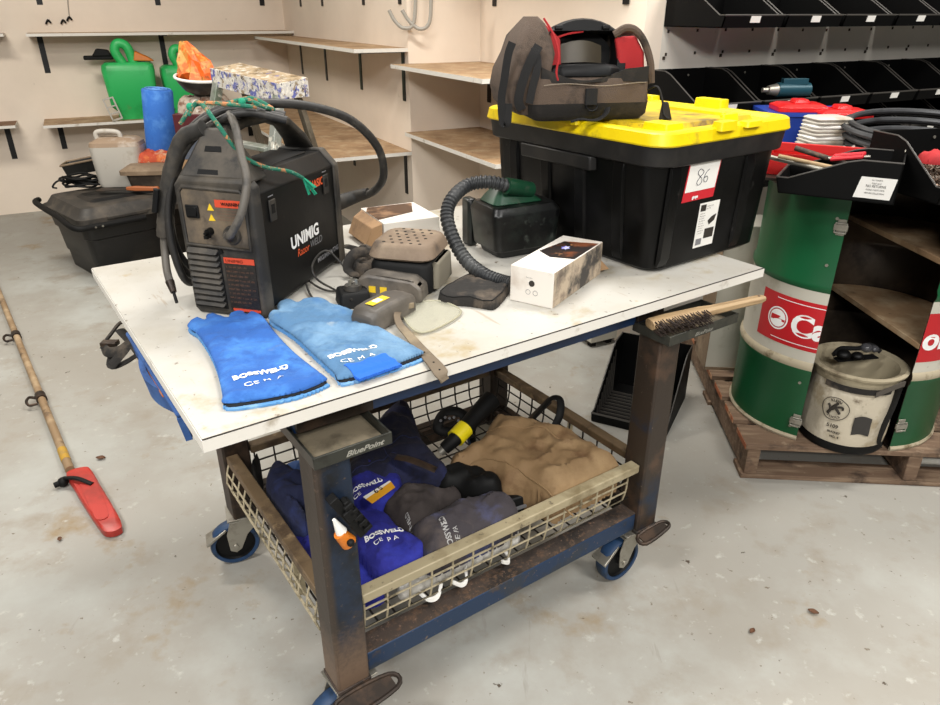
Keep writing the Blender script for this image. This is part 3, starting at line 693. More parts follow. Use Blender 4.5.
# ---------------------------------------------------------------- gloves
def flat_from_px(px, z, off=(0, 0)):
    P = [at(x, y, z) for x, y in px]; c = sum(P, Vector())/len(P); return c, [(p.x-c.x, p.y-c.y) for p in P]
def crop(pts, ox, oy, s): return [(ox+x/s, oy+y/s) for x, y in pts]
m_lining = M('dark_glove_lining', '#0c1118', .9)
def glove(name, label, px, ntop, z, mat, mcuff, group, h=.022, seed=1, extra=.007, texts=(), patch=None):
    """px outline; the last `ntop` points run along the cuff opening"""
    c, poly = flat_from_px(px, z); t = thing(name, label, 'glove', tuple(c), group=group)
    n = len(poly); cuff = poly[n-ntop:]
    body = Vector((sum(p[0] for p in poly[:n-ntop])/(n-ntop), sum(p[1] for p in poly[:n-ntop])/(n-ntop)))
    cc = Vector((sum(p[0] for p in cuff)/ntop, sum(p[1] for p in cuff)/ntop)); d = (cc-body).normalized()
    ext = poly[:n-ntop]+[(p[0]+d.x*extra, p[1]+d.y*extra) for p in cuff]
    mid = [(body.x+(p[0]-body.x)*.93, body.y+(p[1]-body.y)*.93) for p in poly[:n-ntop]]+[(p[0]+d.x*extra*.2, p[1]+d.y*extra*.2) for p in cuff]
    mb = MB(); pillow(mb, smooth_poly(ext, 4), .006, .006, step=.006); mb.out('cuff_back', mcuff, t)
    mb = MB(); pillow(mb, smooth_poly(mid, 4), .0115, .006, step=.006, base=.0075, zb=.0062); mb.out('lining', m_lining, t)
    mb = MB(); P = smooth_poly(poly, 4)
    hf = pillow(mb, P, h, .026, .005, 22, .0045, .0135, seed=seed, zb=.0118, ridge=.0022); g = mb.out('glove_shell', mat, t)
    for s, size, a, b, m, k in texts:
        A = at(*a, z+h)-c; B = at(*b, z+h)-c; ex = (B-A); ex.z = 0; ey = Vector((-ex.y, ex.x, 0))
        text(s, size, m, g, (A.x, A.y, 0), ex, ey, hfn=hf, **k)
    if patch:
        pc = [at(x, y, z+h)-c for x, y in patch[0]]
        mb = MB(); q = [(p.x, p.y) for p in pc]
        pillow(mb, q, .0022, .002, step=.0028, base=.0016, zfn=lambda x, y: hf(x, y), zb=-.004); mb.out('cuff_patch', patch[1], g)
    return t, g, hf
m_g1 = M('bright_blue_suede', '#24579f', .9, layers=(('#3d78be', 9, .5, .68), ('#1c4a8e', 14, .56, .7), ('#6b7f9c', 8, .66, .76)), bump=.35, bs=260)
m_g2 = M('faded_blue_suede', '#476d90', .9, layers=(('#6c8fad', 8, .48, .66), ('#3a6798', 12, .56, .7), ('#8c9aa6', 12, .64, .74)), bump=.35, bs=260)
m_gc = M('pale_blue_edge', '#4f84b8', .9, layers=(('#7fa6c8', 20, .5, .7),), bump=.2)
m_patch = M('clean_blue_suede', '#1f60c2', .9, bump=.3, bs=260)
g1 = crop([(60,165),(34,148),(30,133),(62,114),(90,121),(92,104),(118,100),(140,108),(166,112),(172,98),(215,91),(226,104),(240,93),(262,98),(284,112),(322,162),(392,236),(488,312),(492,324),(400,362),(250,392),(150,400),(146,372),(126,285),(96,218)], 180, 290, 3.357)
g1 = g1[-3:]+g1[:-3]  # start at the lower left side
g1 = [g1[2]]+g1[3:]+g1[:2]
def order(px, idx_cuff):  # rotate the list so that the cuff points come last
    k = idx_cuff[-1]+1; return px[k:]+px[:k]
G1 = crop([(60,165),(34,148),(30,133),(62,114),(90,121),(92,104),(118,100),(140,108),(166,112),(172,98),(215,91),(226,104),(240,93),(262,98),(284,112),(322,162),(392,236),(488,312),(492,324),(400,362),(250,392),(150,400),(146,372),(126,285),(96,218)], 180, 290, 3.357)
G1 = order(G1, [18, 19, 20, 21])
LOG = 'BOSSWELD'
tg1, o_, h_ = glove('welding_glove', 'bright blue suede welding glove lying nearest the corner of the white board', G1, 4, ZT0, m_g1, m_gc, 'pair of blue gauntlets on the board', seed=2,
      texts=((LOG, .020, (233.5, 380.5), (285, 368.5), m_prwhite, dict(bold=.0009, sx=1.0)), ('CE', .022, (244.5, 386.5), (290, 376), m_prwhite, dict(sx=1.1)), ('M  A', .018, (264, 381.5), (290, 376), m_prwhite, {})))
G2 = crop([(310,125),(300,108),(304,98),(330,90),(328,72),(336,62),(366,50),(398,62),(418,49),(470,45),(500,58),(515,68),(560,80),(602,100),(680,150),(806,222),(810,236),(700,276),(545,320),(520,300),(450,235),(380,170)], 180, 290, 3.357)
G2 = order(G2, [16, 17, 18])
P2 = crop([(550,255),(690,215),(745,238),(600,288)], 180, 290, 3.357)
tg2, o_, h_ = glove('welding_glove', 'faded pale blue suede welding glove with a brighter patch, beside the grey battery', G2, 3, ZT0, m_g2, m_gc, 'pair of blue gauntlets on the board', seed=6,
      texts=((LOG, .020, (329.5, 359), (371, 349), m_prwhite, dict(bold=.0009)), ('CE', .020, (341.5, 363.5), (380, 354.5), m_prwhite, dict(sx=1.1)), ('M  A', .017, (359, 359.5), (380, 354.5), m_prwhite, {})), patch=(P2, m_patch))
# ---------------------------------------------------------------- charger, filter unit, battery
m_grey = M('grey_moulded_plastic', '#4c4741', .5, layers=(('#6f675d', 8, .5, .68), ('#403b35', 16, .58, .72)), bump=.04)
m_brn = M('dusty_brown_plastic', '#71604f', .7, layers=(('#8b7a66', 10, .45, .65), ('#4b4036', 14, .56, .7)), bump=.1)
def rbox(mb, x0, x1, y0, y1, z0, z1, tx=0., ty=0., r=.012, n=4, ex0=0, ):
    """rounded upright box, top inset by tx, ty"""
    def ring(z, ix, iy, rr):
        P = []
        for cx, cy, a in ((x1-ix-rr, y1-iy-rr, 0), (x0+ix+rr, y1-iy-rr, pi/2), (x0+ix+rr, y0+iy+rr, pi), (x1-ix-rr, y0+iy+rr, 3*pi/2)):
            for k in range(n+1): t = a+pi/2*k/n; P.append((cx+rr*cos(t), cy+rr*sin(t), z))
        return P
    e = min(.25*(z1-z0), r*.6)
    mb.loft([ring(z0, e*.4, e*.4, r), ring(z0+e*.5, 0, 0, r), ring(z1-e, tx*.9, ty*.9, r), ring(z1-e*.35, tx+e*.3, ty+e*.3, r), ring(z1, tx+e, ty+e, r*.8)])
fu = thing('air_filter_unit', 'dusty respirator blower with perforated brown lid and black band', 'respirator', (-.250, 1.630, ZT0), radians(-14)); fu.scale = (1.2, 1.12, 1.12)
mb = MB(); rbox(mb, 0, .135, .0, .155, 0, .075, .002, .002, .025); mb.out('unit_body', m_rub, fu)
mb = MB(); rbox(mb, -.002, .137, -.002, .157, .0755, .108, .006, .010, .03); ld = mb.out('perforated_lid', m_brn, fu)
mb = MB()
k = 0
for i in range(5):
    for j in range(6):
        x = .030+i*.019+(.009 if j % 2 else 0); y = .026+j*.021
        if x > .112: continue
        h1 = .1081; mb.cyl((x, y, h1-.001), (x, y, h1+.0004), .0035, n=10); k += 1
vh = mb.out('vent_holes', m_rub, ld); vh['kind'] = 'stuff'
mb = MB(); rbox(mb, .128, .146, .02, .13, .01, .07, .001, .004, .008); mb.out('side_pouch', M('khaki_webbing', '#6b6557', .8), fu)
mb = MB()
mb.loft([[(x, y, z) for x, z in ((-.004, .0), (.125, .0), (.132, .012), (.130, .036), (.11, .052), (.02, .058), (.0, .05), (-.006, .03))] for y in (-.052, -.058+.012)]+[[(x*.985+.001, -.002, z*1.02) for x, z in ((-.004, .0), (.125, .0), (.132, .012), (.130, .036), (.11, .052), (.02, .058), (.0, .05), (-.006, .03))]])
mb.out('battery_housing', m_grey, fu, bev=.006)
for x in (.022, .045):
    mb = MB(); mb.box(x, x+.014, -.0532, -.0525, .020, .034); mb.out('warning_sticker', m_yel, fu, smooth=False)
bt = thing('battery_pack', 'loose grey battery pack with a yellow warning sticker in front of the respirator', 'battery', (-.262, 1.462, ZT0), radians(-58))
bt.scale = (1.2, 1.1, 1.22)
mb = MB()
S_ = [(-.0, -.022), (.0, .022)]
def bs(x, w_, h_, z0=0): return [(x, -w_, z0), (x, w_, z0), (x, w_, h_*.72), (x, w_*.8, h_*.95), (x, 0, h_), (x, -w_*.8, h_*.95), (x, -w_, h_*.72)]
mb.loft([bs(-.012, .026, .028), bs(.0, .033, .040), bs(.03, .034, .043), bs(.085, .034, .043), bs(.115, .030, .036)])
b_ = mb.out('pack', m_grey, bt, bev=.004)
mb = MB(); mb.hexa([(.012, -.010, .0425), (.060, -.010, .0425), (.060, .010, .0425), (.012, .010, .0425), (.012, -.010, .0432), (.060, -.010, .0432), (.060, .010, .0432), (.012, .010, .0432)]); mb.out('yellow_sticker', m_yel, b_, smooth=False)
mb = MB(); mb.box(.026, .044, -.007, .007, .0433, .0436); mb.out('sticker_panel', m_white, b_, smooth=False)
bt.rotation_euler = (0, 0, radians(57)); bt.location = tuple(at(366, 327, ZT0+.005)); bt.location.z = ZT0
ch = thing('battery_charger', 'black mains charger with three plug pins facing up between welder and battery', 'charger', tuple(at(352, 306, ZT0)), radians(20))
mb = MB(); rbox(mb, -.03, .045, -.02, .055, 0, .036, .004, .004, .008); mb.out('charger_body', m_rub, ch)
mb = MB(); mb.cyl((.008, .015, .0362), (.008, .015, .047), .021, .019, 22); pb = mb.out('plug_base', m_bezel, ch)
for x, y, a in ((0., .008, .5), (.016, .008, -.5), (.008, .025, 0)):
    mb = MB(); mb.X = Matrix.Translation((x, y, .0475)) @ Matrix.Rotation(a, 4, 'Z'); mb.box(-.003, .003, -.0012, .0012, 0, .014); mb.out('plug_pin', m_zinc, pb)
cb = thing('charger_lead', 'thin black lead looping between the welder and the charger', 'cable', tuple(at(320, 275, ZT0)))
def cbt(P, r=.0028):
    mb = MB(); o = cb.location; mb.tube([at(*p)-o for p in P], r, 7, smooth=8); mb.out('lead', m_cable, cb)
cbt([(345, 303, .89), (330, 308, .885), (312, 297, .885), (304, 278, .90), (300, 270, .915), (308, 280, .895), (325, 290, .885), (345, 291, .885), (370, 286, .885)])
cbt([(352, 300, .905), (335, 290, .90), (318, 280, .905), (312, 268, .93), (318, 255, .945), (328, 251, .945), (340, 262, .915), (352, 275, .89), (366, 276, .885), (378, 290, .886), (380, 300, .887)])
# black web harness behind the charger
hn = thing('harness_belt', 'dusty folded webbing belt between the welder and the respirator', 'belt', tuple(at(362, 262, ZT0)))
m_web = M('dusty_black_webbing', '#1d1a17', .85, layers=(('#5a4f43', 12, .5, .68),), bump=.3, bs=200)
mb = MB(); o = hn.location
mb.tube([at(*p)-o for p in ((346, 246, .90), (357, 250, .915), (364, 262, .90), (358, 274, .892), (348, 270, .90), (352, 256, .93), (366, 252, .93), (374, 262, .90))], lambda i, t: .014, 8, smooth=6, flat=.35); mb.out('webbing', m_web, hn)
mb = MB(); pillow(mb, [(p.x-o.x, p.y-o.y) for p in [at(x, y, ZT0) for x, y in ((350, 262), (362, 250), (377, 256), (380, 272), (364, 282), (352, 276))]], .03, .02, .008, 40, .005); mb.out('buckle_pad', m_web, hn)
# ---------------------------------------------------------------- visor lens, leather strap, belt pouch
m_lens = M('pale_clear_lens', '#c4c2ae', .15, alpha=.35, spec=.6)
c, poly = flat_from_px([(402, 316), (405, 309), (420, 304), (440, 303), (456, 309), (461, 315), (450, 324), (428, 334), (413, 332)], ZT0)
vs = thing('visor_lens', 'clear yellowish visor lens lying flat on the board beside the pouch', 'lens', tuple(c))
mb = MB(); q = smooth_poly(poly, 5)
mb.prism(q, .004, .0065); mb.out('lens_sheet', m_lens, vs)
mb = MB(); mb.tube([(x, y, .0055) for x, y in q], .0022, 6, closed=True); mb.out('lens_rim', M('lens_rim', '#a8a48c', .4, alpha=.8), vs)
m_leath = M('worn_grey_leather', '#6a5d4c', .75, layers=(('#84765f', 10, .5, .66), ('#473d32', 20, .58, .7)), bump=.15)
st = thing('leather_strap', 'worn leather strap with punched holes drooping over the edge of the board', 'strap', tuple(at(405, 330, ZT0)))
o = st.location
P = catmull([at(*p)-o for p in ((414, 305, .906), (402, 308, .906), (397, 315, .904), (400, 325, .898), (407, 333, .892), (417, 345, .887), (428, 357, .8865), (436, 366, .8865), (441, 373, .883), (445, 381, .869))], 6)
WID = [.006, .007, .008, .009, .010, .0115, .013, .0145, .015, .012]
mb = MB(); rows = []
for i, p in enumerate(P):
    a = P[max(0, i-1)]; b = P[min(len(P)-1, i+1)]; d = (b-a).normalized(); sd = d.cross(Vector((0, 0, 1))).normalized()
    k = i/(len(P)-1)*(len(WID)-1); w_ = WID[int(k)]*(1-(k % 1))+WID[min(len(WID)-1, int(k)+1)]*(k % 1)
    tw = .5*pi*max(0, 1-i/20.)  # stands on edge at the loop, lies flat at the end
    s2 = sd*cos(tw)+Vector((0, 0, 1))*sin(tw); nn = d.cross(s2).normalized()*.002
    rows.append([p-s2*w_-nn, p+s2*w_-nn, p+s2*w_+nn, p-s2*w_+nn])
mb.loft(rows); sm_ = mb.out('strap', m_leath, st, bev=.001)
for i in (34, 40, 46):
    mb = MB(); p = P[i]; mb.cyl(p+Vector((0, 0, .0015)), p+Vector((0, 0, .003)), .002, n=8); mb.out('punched_hole', m_rub, sm_)
c, poly = flat_from_px([(438, 300), (452, 290), (470, 281), (484, 283), (508, 289), (507, 297), (496, 309), (488, 310), (470, 307), (445, 305)], ZT0)
pc = thing('belt_pouch', 'black dusty fabric flap pouch in front of the corrugated hose', 'pouch', tuple(c))
mb = MB(); hfp = pillow(mb, smooth_poly(poly, 3), .026, .012, .005, 30, .004); mb.out('pouch_body', m_web, pc)
mb = MB(); mb.tube([Vector((p[0]*.93, p[1]*.93, hfp(p[0]*.93, p[1]*.93)+.001)) for p in smooth_poly(poly, 3)], .0016, 5, closed=True); mb.out('piping', m_rub, pc)
# ---------------------------------------------------------------- hose and its black box
m_corr = M('corrugated_grey_rubber', '#202224', .5, layers=(('#4a4b4a', 12, .5, .7),))
m_green = M('dark_green_plastic', '#0f3b26', .4, layers=(('#0a2418', 12, .5, .65), ('#3c4a3c', 30, .6, .72)))
m_blkd = M('scuffed_black_plastic', '#060707', .38, layers=(('#1d2420', 9, .5, .65), ('#3c403b', 30, .62, .74)), bump=.05)
bb = thing('air_pump', 'black box with a green hose fitting beside the big black tub', 'air pump', (.078, 1.866, ZT0), radians(28))
mb = MB()
def bsec(z, a, b, c_, d_, r=.02):
    P = []
    for cx, cy, t0 in ((b-r, d_-r, 0), (a+r, d_-r, pi/2), (a+r, c_+r, pi), (b-r, c_+r, 3*pi/2)):
        for k in range(4): t = t0+pi/2*k/3; P.append((cx+r*cos(t), cy+r*sin(t), z))
    return P
mb.loft([bsec(.0, .012, .17, .012, .13), bsec(.02, .008, .18, .008, .135), bsec(.023, -.008, .19, -.006, .14), bsec(.125, -.018, .198, -.012, .145), bsec(.145, -.010, .185, .0, .135)])
mb.out('pump_body', m_blkd, bb, bev=.003)
mb = MB(); mb.loft([bsec(.1455, .0, .16, .02, .125), bsec(.165, .012, .13, .03, .115), bsec(.188, .03, .09, .04, .10)]); mb.out('green_cover', m_green, bb, bev=.004)
mb = MB(); mb.box(.075, .10, .034, .05, .172, .180); mb.out('green_button', M('bright_green_plastic', '#2fae62', .4), bb, bev=.002)
mb = MB(); mb.box(-.012, .02, .15, .20, 0, .14); mb.out('rear_strap_block', m_blkd, bb, bev=.01)
ho = thing('breathing_hose', 'thick corrugated grey hose curving from the green fitting down to the board', 'hose', tuple(at(452, 245, ZT0)))
o = ho.location
HP = [(524, 188, 1.062), (510, 186.5, 1.075), (490, 182, 1.090), (468, 185, 1.083), (452, 199, 1.058), (447, 217, 1.02), (454, 240, .972), (466, 260, .932), (483, 274, .912), (500, 281, .903), (512, 284, .903)]
PP = catmull([at(*p)-o for p in HP], 22)
mb = MB(); mb.tube(PP, lambda i, t: .0185 if i % 4 < 2 else .0158, 16); mb.out('corrugated_hose', m_corr, ho)
mb = MB(); mb.tube([at(530, 190, 1.055)-o, at(517, 187.5, 1.069)-o, at(506, 186, 1.078)-o], .0225, 18, smooth=4); mb.out('green_connector', m_green, ho)
# ---------------------------------------------------------------- cardboard boxes
m_card = M('white_printed_card', '#d9d3ca', .6, layers=(('#bdb0a3', 8, .55, .72), ('#8d7f72', 24, .66, .76)))
m_kraft = M('brown_card', '#a07f5c', .8, layers=(('#7d6248', 10, .5, .7),))
m_sooty = M('sooty_card_side', '#b5a48e', .75, layers=(('#3e3a36', 9, .46, .60), ('#77675a', 22, .55, .7)))
m_photo = M('dark_printed_photo', '#1e1614', .4, layers=(('#6a3a1f', 14, .5, .6), ('#c58a5a', 20, .6, .7), ('#26304a', 11, .58, .66)))
m_flare = M('printed_spark', '#b9b9e8', .4, layers=(('#6a6ad0', 60, .5, .6),))
n_ = Vector((.190, 1.515, 0));
bx = thing('carton', 'small white carton with a dark printed photo on top, in front of the black tub', 'box', (n_.x, n_.y, ZT0), radians(58))
# x runs away along the long side, y towards the left end
bl_, bw_, bh_ = .285, .112, .088
mb = MB(); mb.box(0, bl_, 0, bw_, 0, bh_); cbx = mb.out('carton_body', m_card, bx, bev=.0015)
mb = MB(); mb.box(.002, bl_-.002, -.0009, -.0002, .002, bh_-.001); mb.out('sooty_side', m_sooty, cbx, smooth=False)
mb = MB(); mb.prism([(.115, .002), (.262, .002), (.235, .085), (.13, .103), (.10, .06)], bh_+.0002, bh_+.0008); ph = mb.out('printed_photo', m_photo, cbx, smooth=False)
mb = MB(); mb.prism([(.185+.016*cos(k*pi/6)*(1 if k % 2 else .6), .058+.012*sin(k*pi/6)*(1 if k % 2 else .6)) for k in range(12)], bh_+.0009, bh_+.0012); mb.out('printed_spark', m_flare, ph, smooth=False)
mb = MB(); mb.hexa([(bl_, .0, .01), (bl_+.03, -.012, .008), (bl_+.034, .03, .04), (bl_, .09, .06), (bl_, .001, .012), (bl_+.03, -.010, .010), (bl_+.034, .032, .042), (bl_, .091, .062)]); mb.out('torn_flap', m_kraft, bx, smooth=False)
mb = MB(); mb.cyl((-.0008, .055, .052), (-.0002, .055, .052), .0075, n=18); mb.out('round_logo', m_line, cbx)
text('fibre lens', .0045, m_prgrey, cbx, (-.0004, .070, .064), (0, -1, 0), (0, 0, 1))
for y in (.064, .045):
    mb = MB(); mb.tube([(-.0005, y+.006*cos(k*pi/5), .030+.006*sin(k*pi/5)) for k in range(10)], .0005, 4, closed=True); mb.out('printed_symbol', m_prgrey, cbx)
fx = thing('carton', 'open white carton with a brown printed top, behind the welder', 'box', (-.246, 1.975, ZT0), radians(27))
mb = MB(); mb.box(0, .175, 0, .20, 0, .075); q_ = mb.out('carton_body', m_card, fx, bev=.0015)
mb = MB(); mb.prism([(.0, .045), (.125, .085), (.165, .19), (.02, .195), (.0, .15)], .0752, .0758); ph = mb.out('printed_photo', M('brown_printed_photo', '#4b3526', .4, layers=(('#8a6a50', 14, .5, .62), ('#b8aeb4', 16, .62, .7))), q_, smooth=False)
mb = MB(); mb.hexa([(-.001, .01, .0), (-.001, .19, .0), (-.055, .17, .012), (-.05, .02, .012), (-.001, .01, .073), (-.001, .19, .073), (-.035, .17, .06), (-.03, .02, .06)]); mb.out('end_flap', m_kraft, fx, bev=.002)
# ================================================================ big black tub with a yellow lid
m_yl = M('yellow_lid_plastic', '#e3c800', .42, layers=(('#cfa900', 5, .5, .7), ('#8f7a2a', 9, .60, .74), ('#6b5a35', 22, .66, .76)), spec=.45)
m_tub = M('black_tub_plastic', '#030303', .35, layers=(('#0f0f10', 6, .5, .65), ('#2b2a28', 22, .66, .75)), spec=.22)
m_tubd = M('dusty_black_tub', '#0f0e0e', .5, layers=(('#24211e', 8, .5, .68), ('#0a0a0a', 14, .55, .7)))
LZ = 1.243
tb = thing('storage_tub', 'big black storage tub with a bright yellow lid standing on the white board', 'tub', (.473, 1.750, ZT0), radians(36.5))
def rr4(x0, x1, y0, y1, r, z, n=6):
    P = []
    for cx, cy, t0 in ((x1-r, y1-r, 0), (x0+r, y1-r, pi/2), (x0+r, y0+r, pi), (x1-r, y0+r, 3*pi/2)):
        for k in range(n+1): t = t0+pi/2*k/n; P.append((cx+r*cos(t), cy+r*sin(t), z))
    return P
TX, TY = .468, .644
HT = LZ-ZT0-.03
def tsec(f, o=0, r=.05): ox = .030*f+o; oy = .014*f+o; return rr4(-ox, TX+ox, -oy, TY+oy, r+.02*f, HT*f)
mb = MB(); mb.loft([tsec(.0, -.012), tsec(.03), tsec(.84)]); tbody = mb.out('tub_body', m_tub, tb)
mb = MB(); mb.loft([tsec(.835, .010), tsec(.845, .014), tsec(.985, .016), tsec(1.0, .012)]); mb.out('tub_rim', m_tubd, tb)
# moulded ribs on the two near sides
def side_pt(s, f, off, face):  # face 'e': short end (y min) ; 'l': long side (x min)
    if face == 'e': return (s, -.014*f-off, HT*f)
    return (-.030*f-off, s, HT*f)
for face, ss in (('e', (.035, .345)), ('l', (.12, .26, .40, .54))):
    for s_ in ss:
        w_ = .022 if face == 'e' else .02
        mb = MB(); P = []
        for f, o in ((.05, 0.0), (.12, .008), (.75, .008), (.83, .002)):
            a = side_pt(s_-w_, f, -.002, face); b = side_pt(s_+w_, f, -.002, face); c_ = side_pt(s_+w_*.8, f, o, face); d_ = side_pt(s_-w_*.8, f, o, face)
            P.append([a, b, c_, d_])
        mb.loft(P); mb.out('moulded_rib', m_tub, tbody, bev=.003)
# handles under the rim
mb = MB(); mb.loft([[side_pt(y, f, o, 'l') for y, o in ((.20, -.002), (.50, -.002), (.49, .018), (.21, .018))] for f in (.72, .835)]); mb.out('handle_grip', m_tubd, tb, bev=.004)
# lid
mb = MB(); LX0, LX1, LY0, LY1 = -.048, TX+.048, -.030, TY+.030; lz = LZ-ZT0
mb.loft([rr4(LX0, LX1, LY0, LY1, .055, lz-.034), rr4(LX0-.003, LX1+.003, LY0-.003, LY1+.003, .056, lz-.030), rr4(LX0+.002, LX1-.002, LY0+.002, LY1-.002, .055, lz-.004),
         rr4(LX0+.008, LX1-.008, LY0+.008, LY1-.008, .05, lz), rr4(LX0+.03, LX1-.03, LY0+.03, LY1-.03, .04, lz), rr4(LX0+.038, LX1-.038, LY0+.038, LY1-.038, .035, lz-.010)])
lid = mb.out('lid', m_yl, tb)
mb = MB(); mb.loft([rr4(LX0+.075, LX1-.075, LY0+.08, LY1-.08, .03, lz-.0098), rr4(LX0+.08, LX1-.08, LY0+.085, LY1-.085, .03, lz+.002)]); mb.out('raised_panel', M('grubby_yellow_plastic', '#cdb100', .5, layers=(('#a58a28', 5, .42, .58), ('#6f5c34', 9, .5, .64), ('#4d402a', 22, .6, .7))), lid)
for x0, x1, y0, y1, h_ in ((.15, .22, -.045, -.010, .012), (.26, .33, -.045, -.01, .004), (TX+.015, TX+.06, .20, .30, .022), (TX+.015, TX+.06, .46, .56, .012), (-.06, -.02, .25, .34, .008), (.02, .09, .02, .10, .010), (.29, .36, .05, .07, .010), (.33, .35, .08, .3, .009)):
    mb = MB(); mb.loft([rr4(x0, x1, y0, y1, .006, lz-.009, 3), rr4(x0+.003, x1-.003, y0+.003, y1-.003, .006, lz+h_, 3)]); mb.out('lid_boss', m_yl, lid)
# labels on the short end
def on_end(x, f, o=.0012): return Vector(side_pt(x, f, o, 'e'))
def quad_label(n, x0, x1, f0, f1, skew, m, par, o=.0012, name_th=.0006):
    a = on_end(x0+skew*f0, f0, o); b = on_end(x1+skew*f0, f0, o); c_ = on_end(x1+skew*f1, f1, o); d_ = on_end(x0+skew*f1, f1, o)
    q = Vector((0, name_th, 0)); mb = MB(); mb.hexa([a, b, b+q, a+q, d_, c_, c_+q, d_+q]); return mb.out(n, m, par, smooth=False)
m_lred = M('red_label', '#c2202c', .5)
ll = quad_label('lot_label', .060, .190, .54, .84, .03, m_lred, tb); ll['label'] = 'white and red lot label with a handwritten number'
quad_label('label_panel', .064, .186, .615, .83, .03, m_white, ll, .0019)
eyv = (on_end(.1, .8)-on_end(.1, .3)).normalized()
m_ink = M('blue_black_ink', '#1c2238', .5)
mb = MB()
def onl(u, v): return on_end(.084+u*.117, .615+v*.20, .0027)
mb.tube([onl(u, v) for u, v in ((.50, .78), (.40, .84), (.33, .72), (.40, .58), (.50, .45), (.49, .28), (.40, .22), (.34, .34), (.42, .52), (.53, .68), (.50, .78))], .0007, 5, smooth=5)
mb.out('handwritten_digit', m_ink, ll)
mb = MB(); mb.tube([onl(u, v) for u, v in ((.72, .78), (.62, .66), (.57, .46), (.60, .32), (.67, .30), (.71, .42), (.66, .52), (.58, .46))], .0007, 5, smooth=5)
mb.out('handwritten_digit', m_ink, ll)
text('grays', .011, m_prwhite, ll, on_end(.115, .560, .0022), (1, 0, 0), eyv, bold=.0008)
pl = quad_label('product_label', .158, .242, .13, .500, .0, m_white, tb); pl['label'] = 'white product label with a small picture of a tub'
def sub(x0, x1, f0, f1, m, n='printed_block'): quad_label(n, (.158)+.084*x0, (.158)+.084*x1, .13+.37*f0, .13+.37*f1, 0, m, pl, .0020)
sub(.06, .32, .82, .96, m_line); sub(.45, .92, .18, .40, m_line); sub(.08, .36, .06, .20, m_prgrey)
mb = MB(); q = [on_end((.158)+.084*x, .13+.37*f, .0022) for x, f in ((.52, .58), (.62, .48), (.86, .56), (.92, .70), (.7, .66))]
mb.loft([q, [p+Vector((0, .0005, 0)) for p in q]]); mb.out('tub_picture', m_line, pl, smooth=False)
for k in range(9):
    text('Strong storage tub' if k % 2 else 'with snap on lid', .0042, m_line, pl, on_end(.162, .13+.37*(.76-.055*k), .0024), (1, 0, 0), eyv, sx=.75)
text('STORAGE TUB', .0045, m_line, pl, on_end(.185, .13+.37*.90, .0024), (1, 0, 0), eyv); text('100 LITRE', .0045, m_line, pl, on_end(.185, .13+.37*.85, .0024), (1, 0, 0), eyv)
# ================================================================ tool bag on the lid
m_bag = M('brown_canvas', '#53453a', .9, layers=(('#544840', 7, .48, .66), ('#2a241f', 12, .55, .7)), bump=.5, bs=350)
m_bagd = M('dark_canvas_base', '#1a1715', .85, layers=(('#37302a', 8, .5, .68),), bump=.3, bs=300)
m_strap = M('black_webbing', '#100f0f', .85, bump=.3, bs=300)
m_redl = M('red_lining', '#a01a1e', .8, layers=(('#6d1216', 10, .5, .7),), bump=.3, bs=60)
m_hel = M('black_helmet_shell', '#060607', .5, layers=(('#121518', 9, .5, .7),), spec=.22)
bo = at(588, 122, LZ)
bg = thing('tool_bag', 'brown canvas tool bag with red lining standing open on the yellow lid', 'bag', (bo.x, bo.y-.005, LZ+.003), radians(12)); bg.scale = (.80, .82, .80)
def brr(x0, x1, y0, y1, z, r=.03, n=4, wob=0., tilt=0.):
    P = rr4(x0, x1, y0, y1, r, z, n)
    return [(x+wob*noise.noise(Vector((x*12, y*12, z*20))), y+wob*noise.noise(Vector((x*11, y*13+5, z*20))), z_+tilt*x) for x, y, z_ in P]
mb = MB(); mb.loft([brr(-.165, .195, .02, .26, 0), brr(-.195, .205, .0, .27, .018, wob=.006), brr(-.21, .208, -.006, .275, .055, wob=.01)]); mb.out('bag_base', m_bagd, bg)
mb = MB(); mb.loft([brr(-.211, .209, -.006, .275, .055, wob=.01), brr(-.208, .207, -.004, .27, .09, wob=.012), brr(-.20, .200, .0, .265, .128, wob=.01), brr(-.195, .197, .006, .26, .135, wob=.01),
   brr(-.185, .19, .015, .25, .130, wob=.01), brr(-.18, .185, .02, .245, .10, wob=.0)]); mb.out('bag_wall', m_bag, bg)
mb = MB(); mb.sheet(lambda u, v: (-.165+.35*u, -.009+.008*cos(u*9), .118+.034*v-.028*sin(pi*min(1, max(0, u*1.25)))*(v)+.012*(u-.5)**2*4*v), 30, 4, .006); mb.out('velcro_band', m_bagd, bg)
mb = MB(); mb.tube([(-.16+.34*u, -.016, .112+.004*sin(u*8)) for u in [k/20 for k in range(21)]], .0012, 5); mb.out('stitching', M('pale_stitching', '#8a7f70', .8), bg)
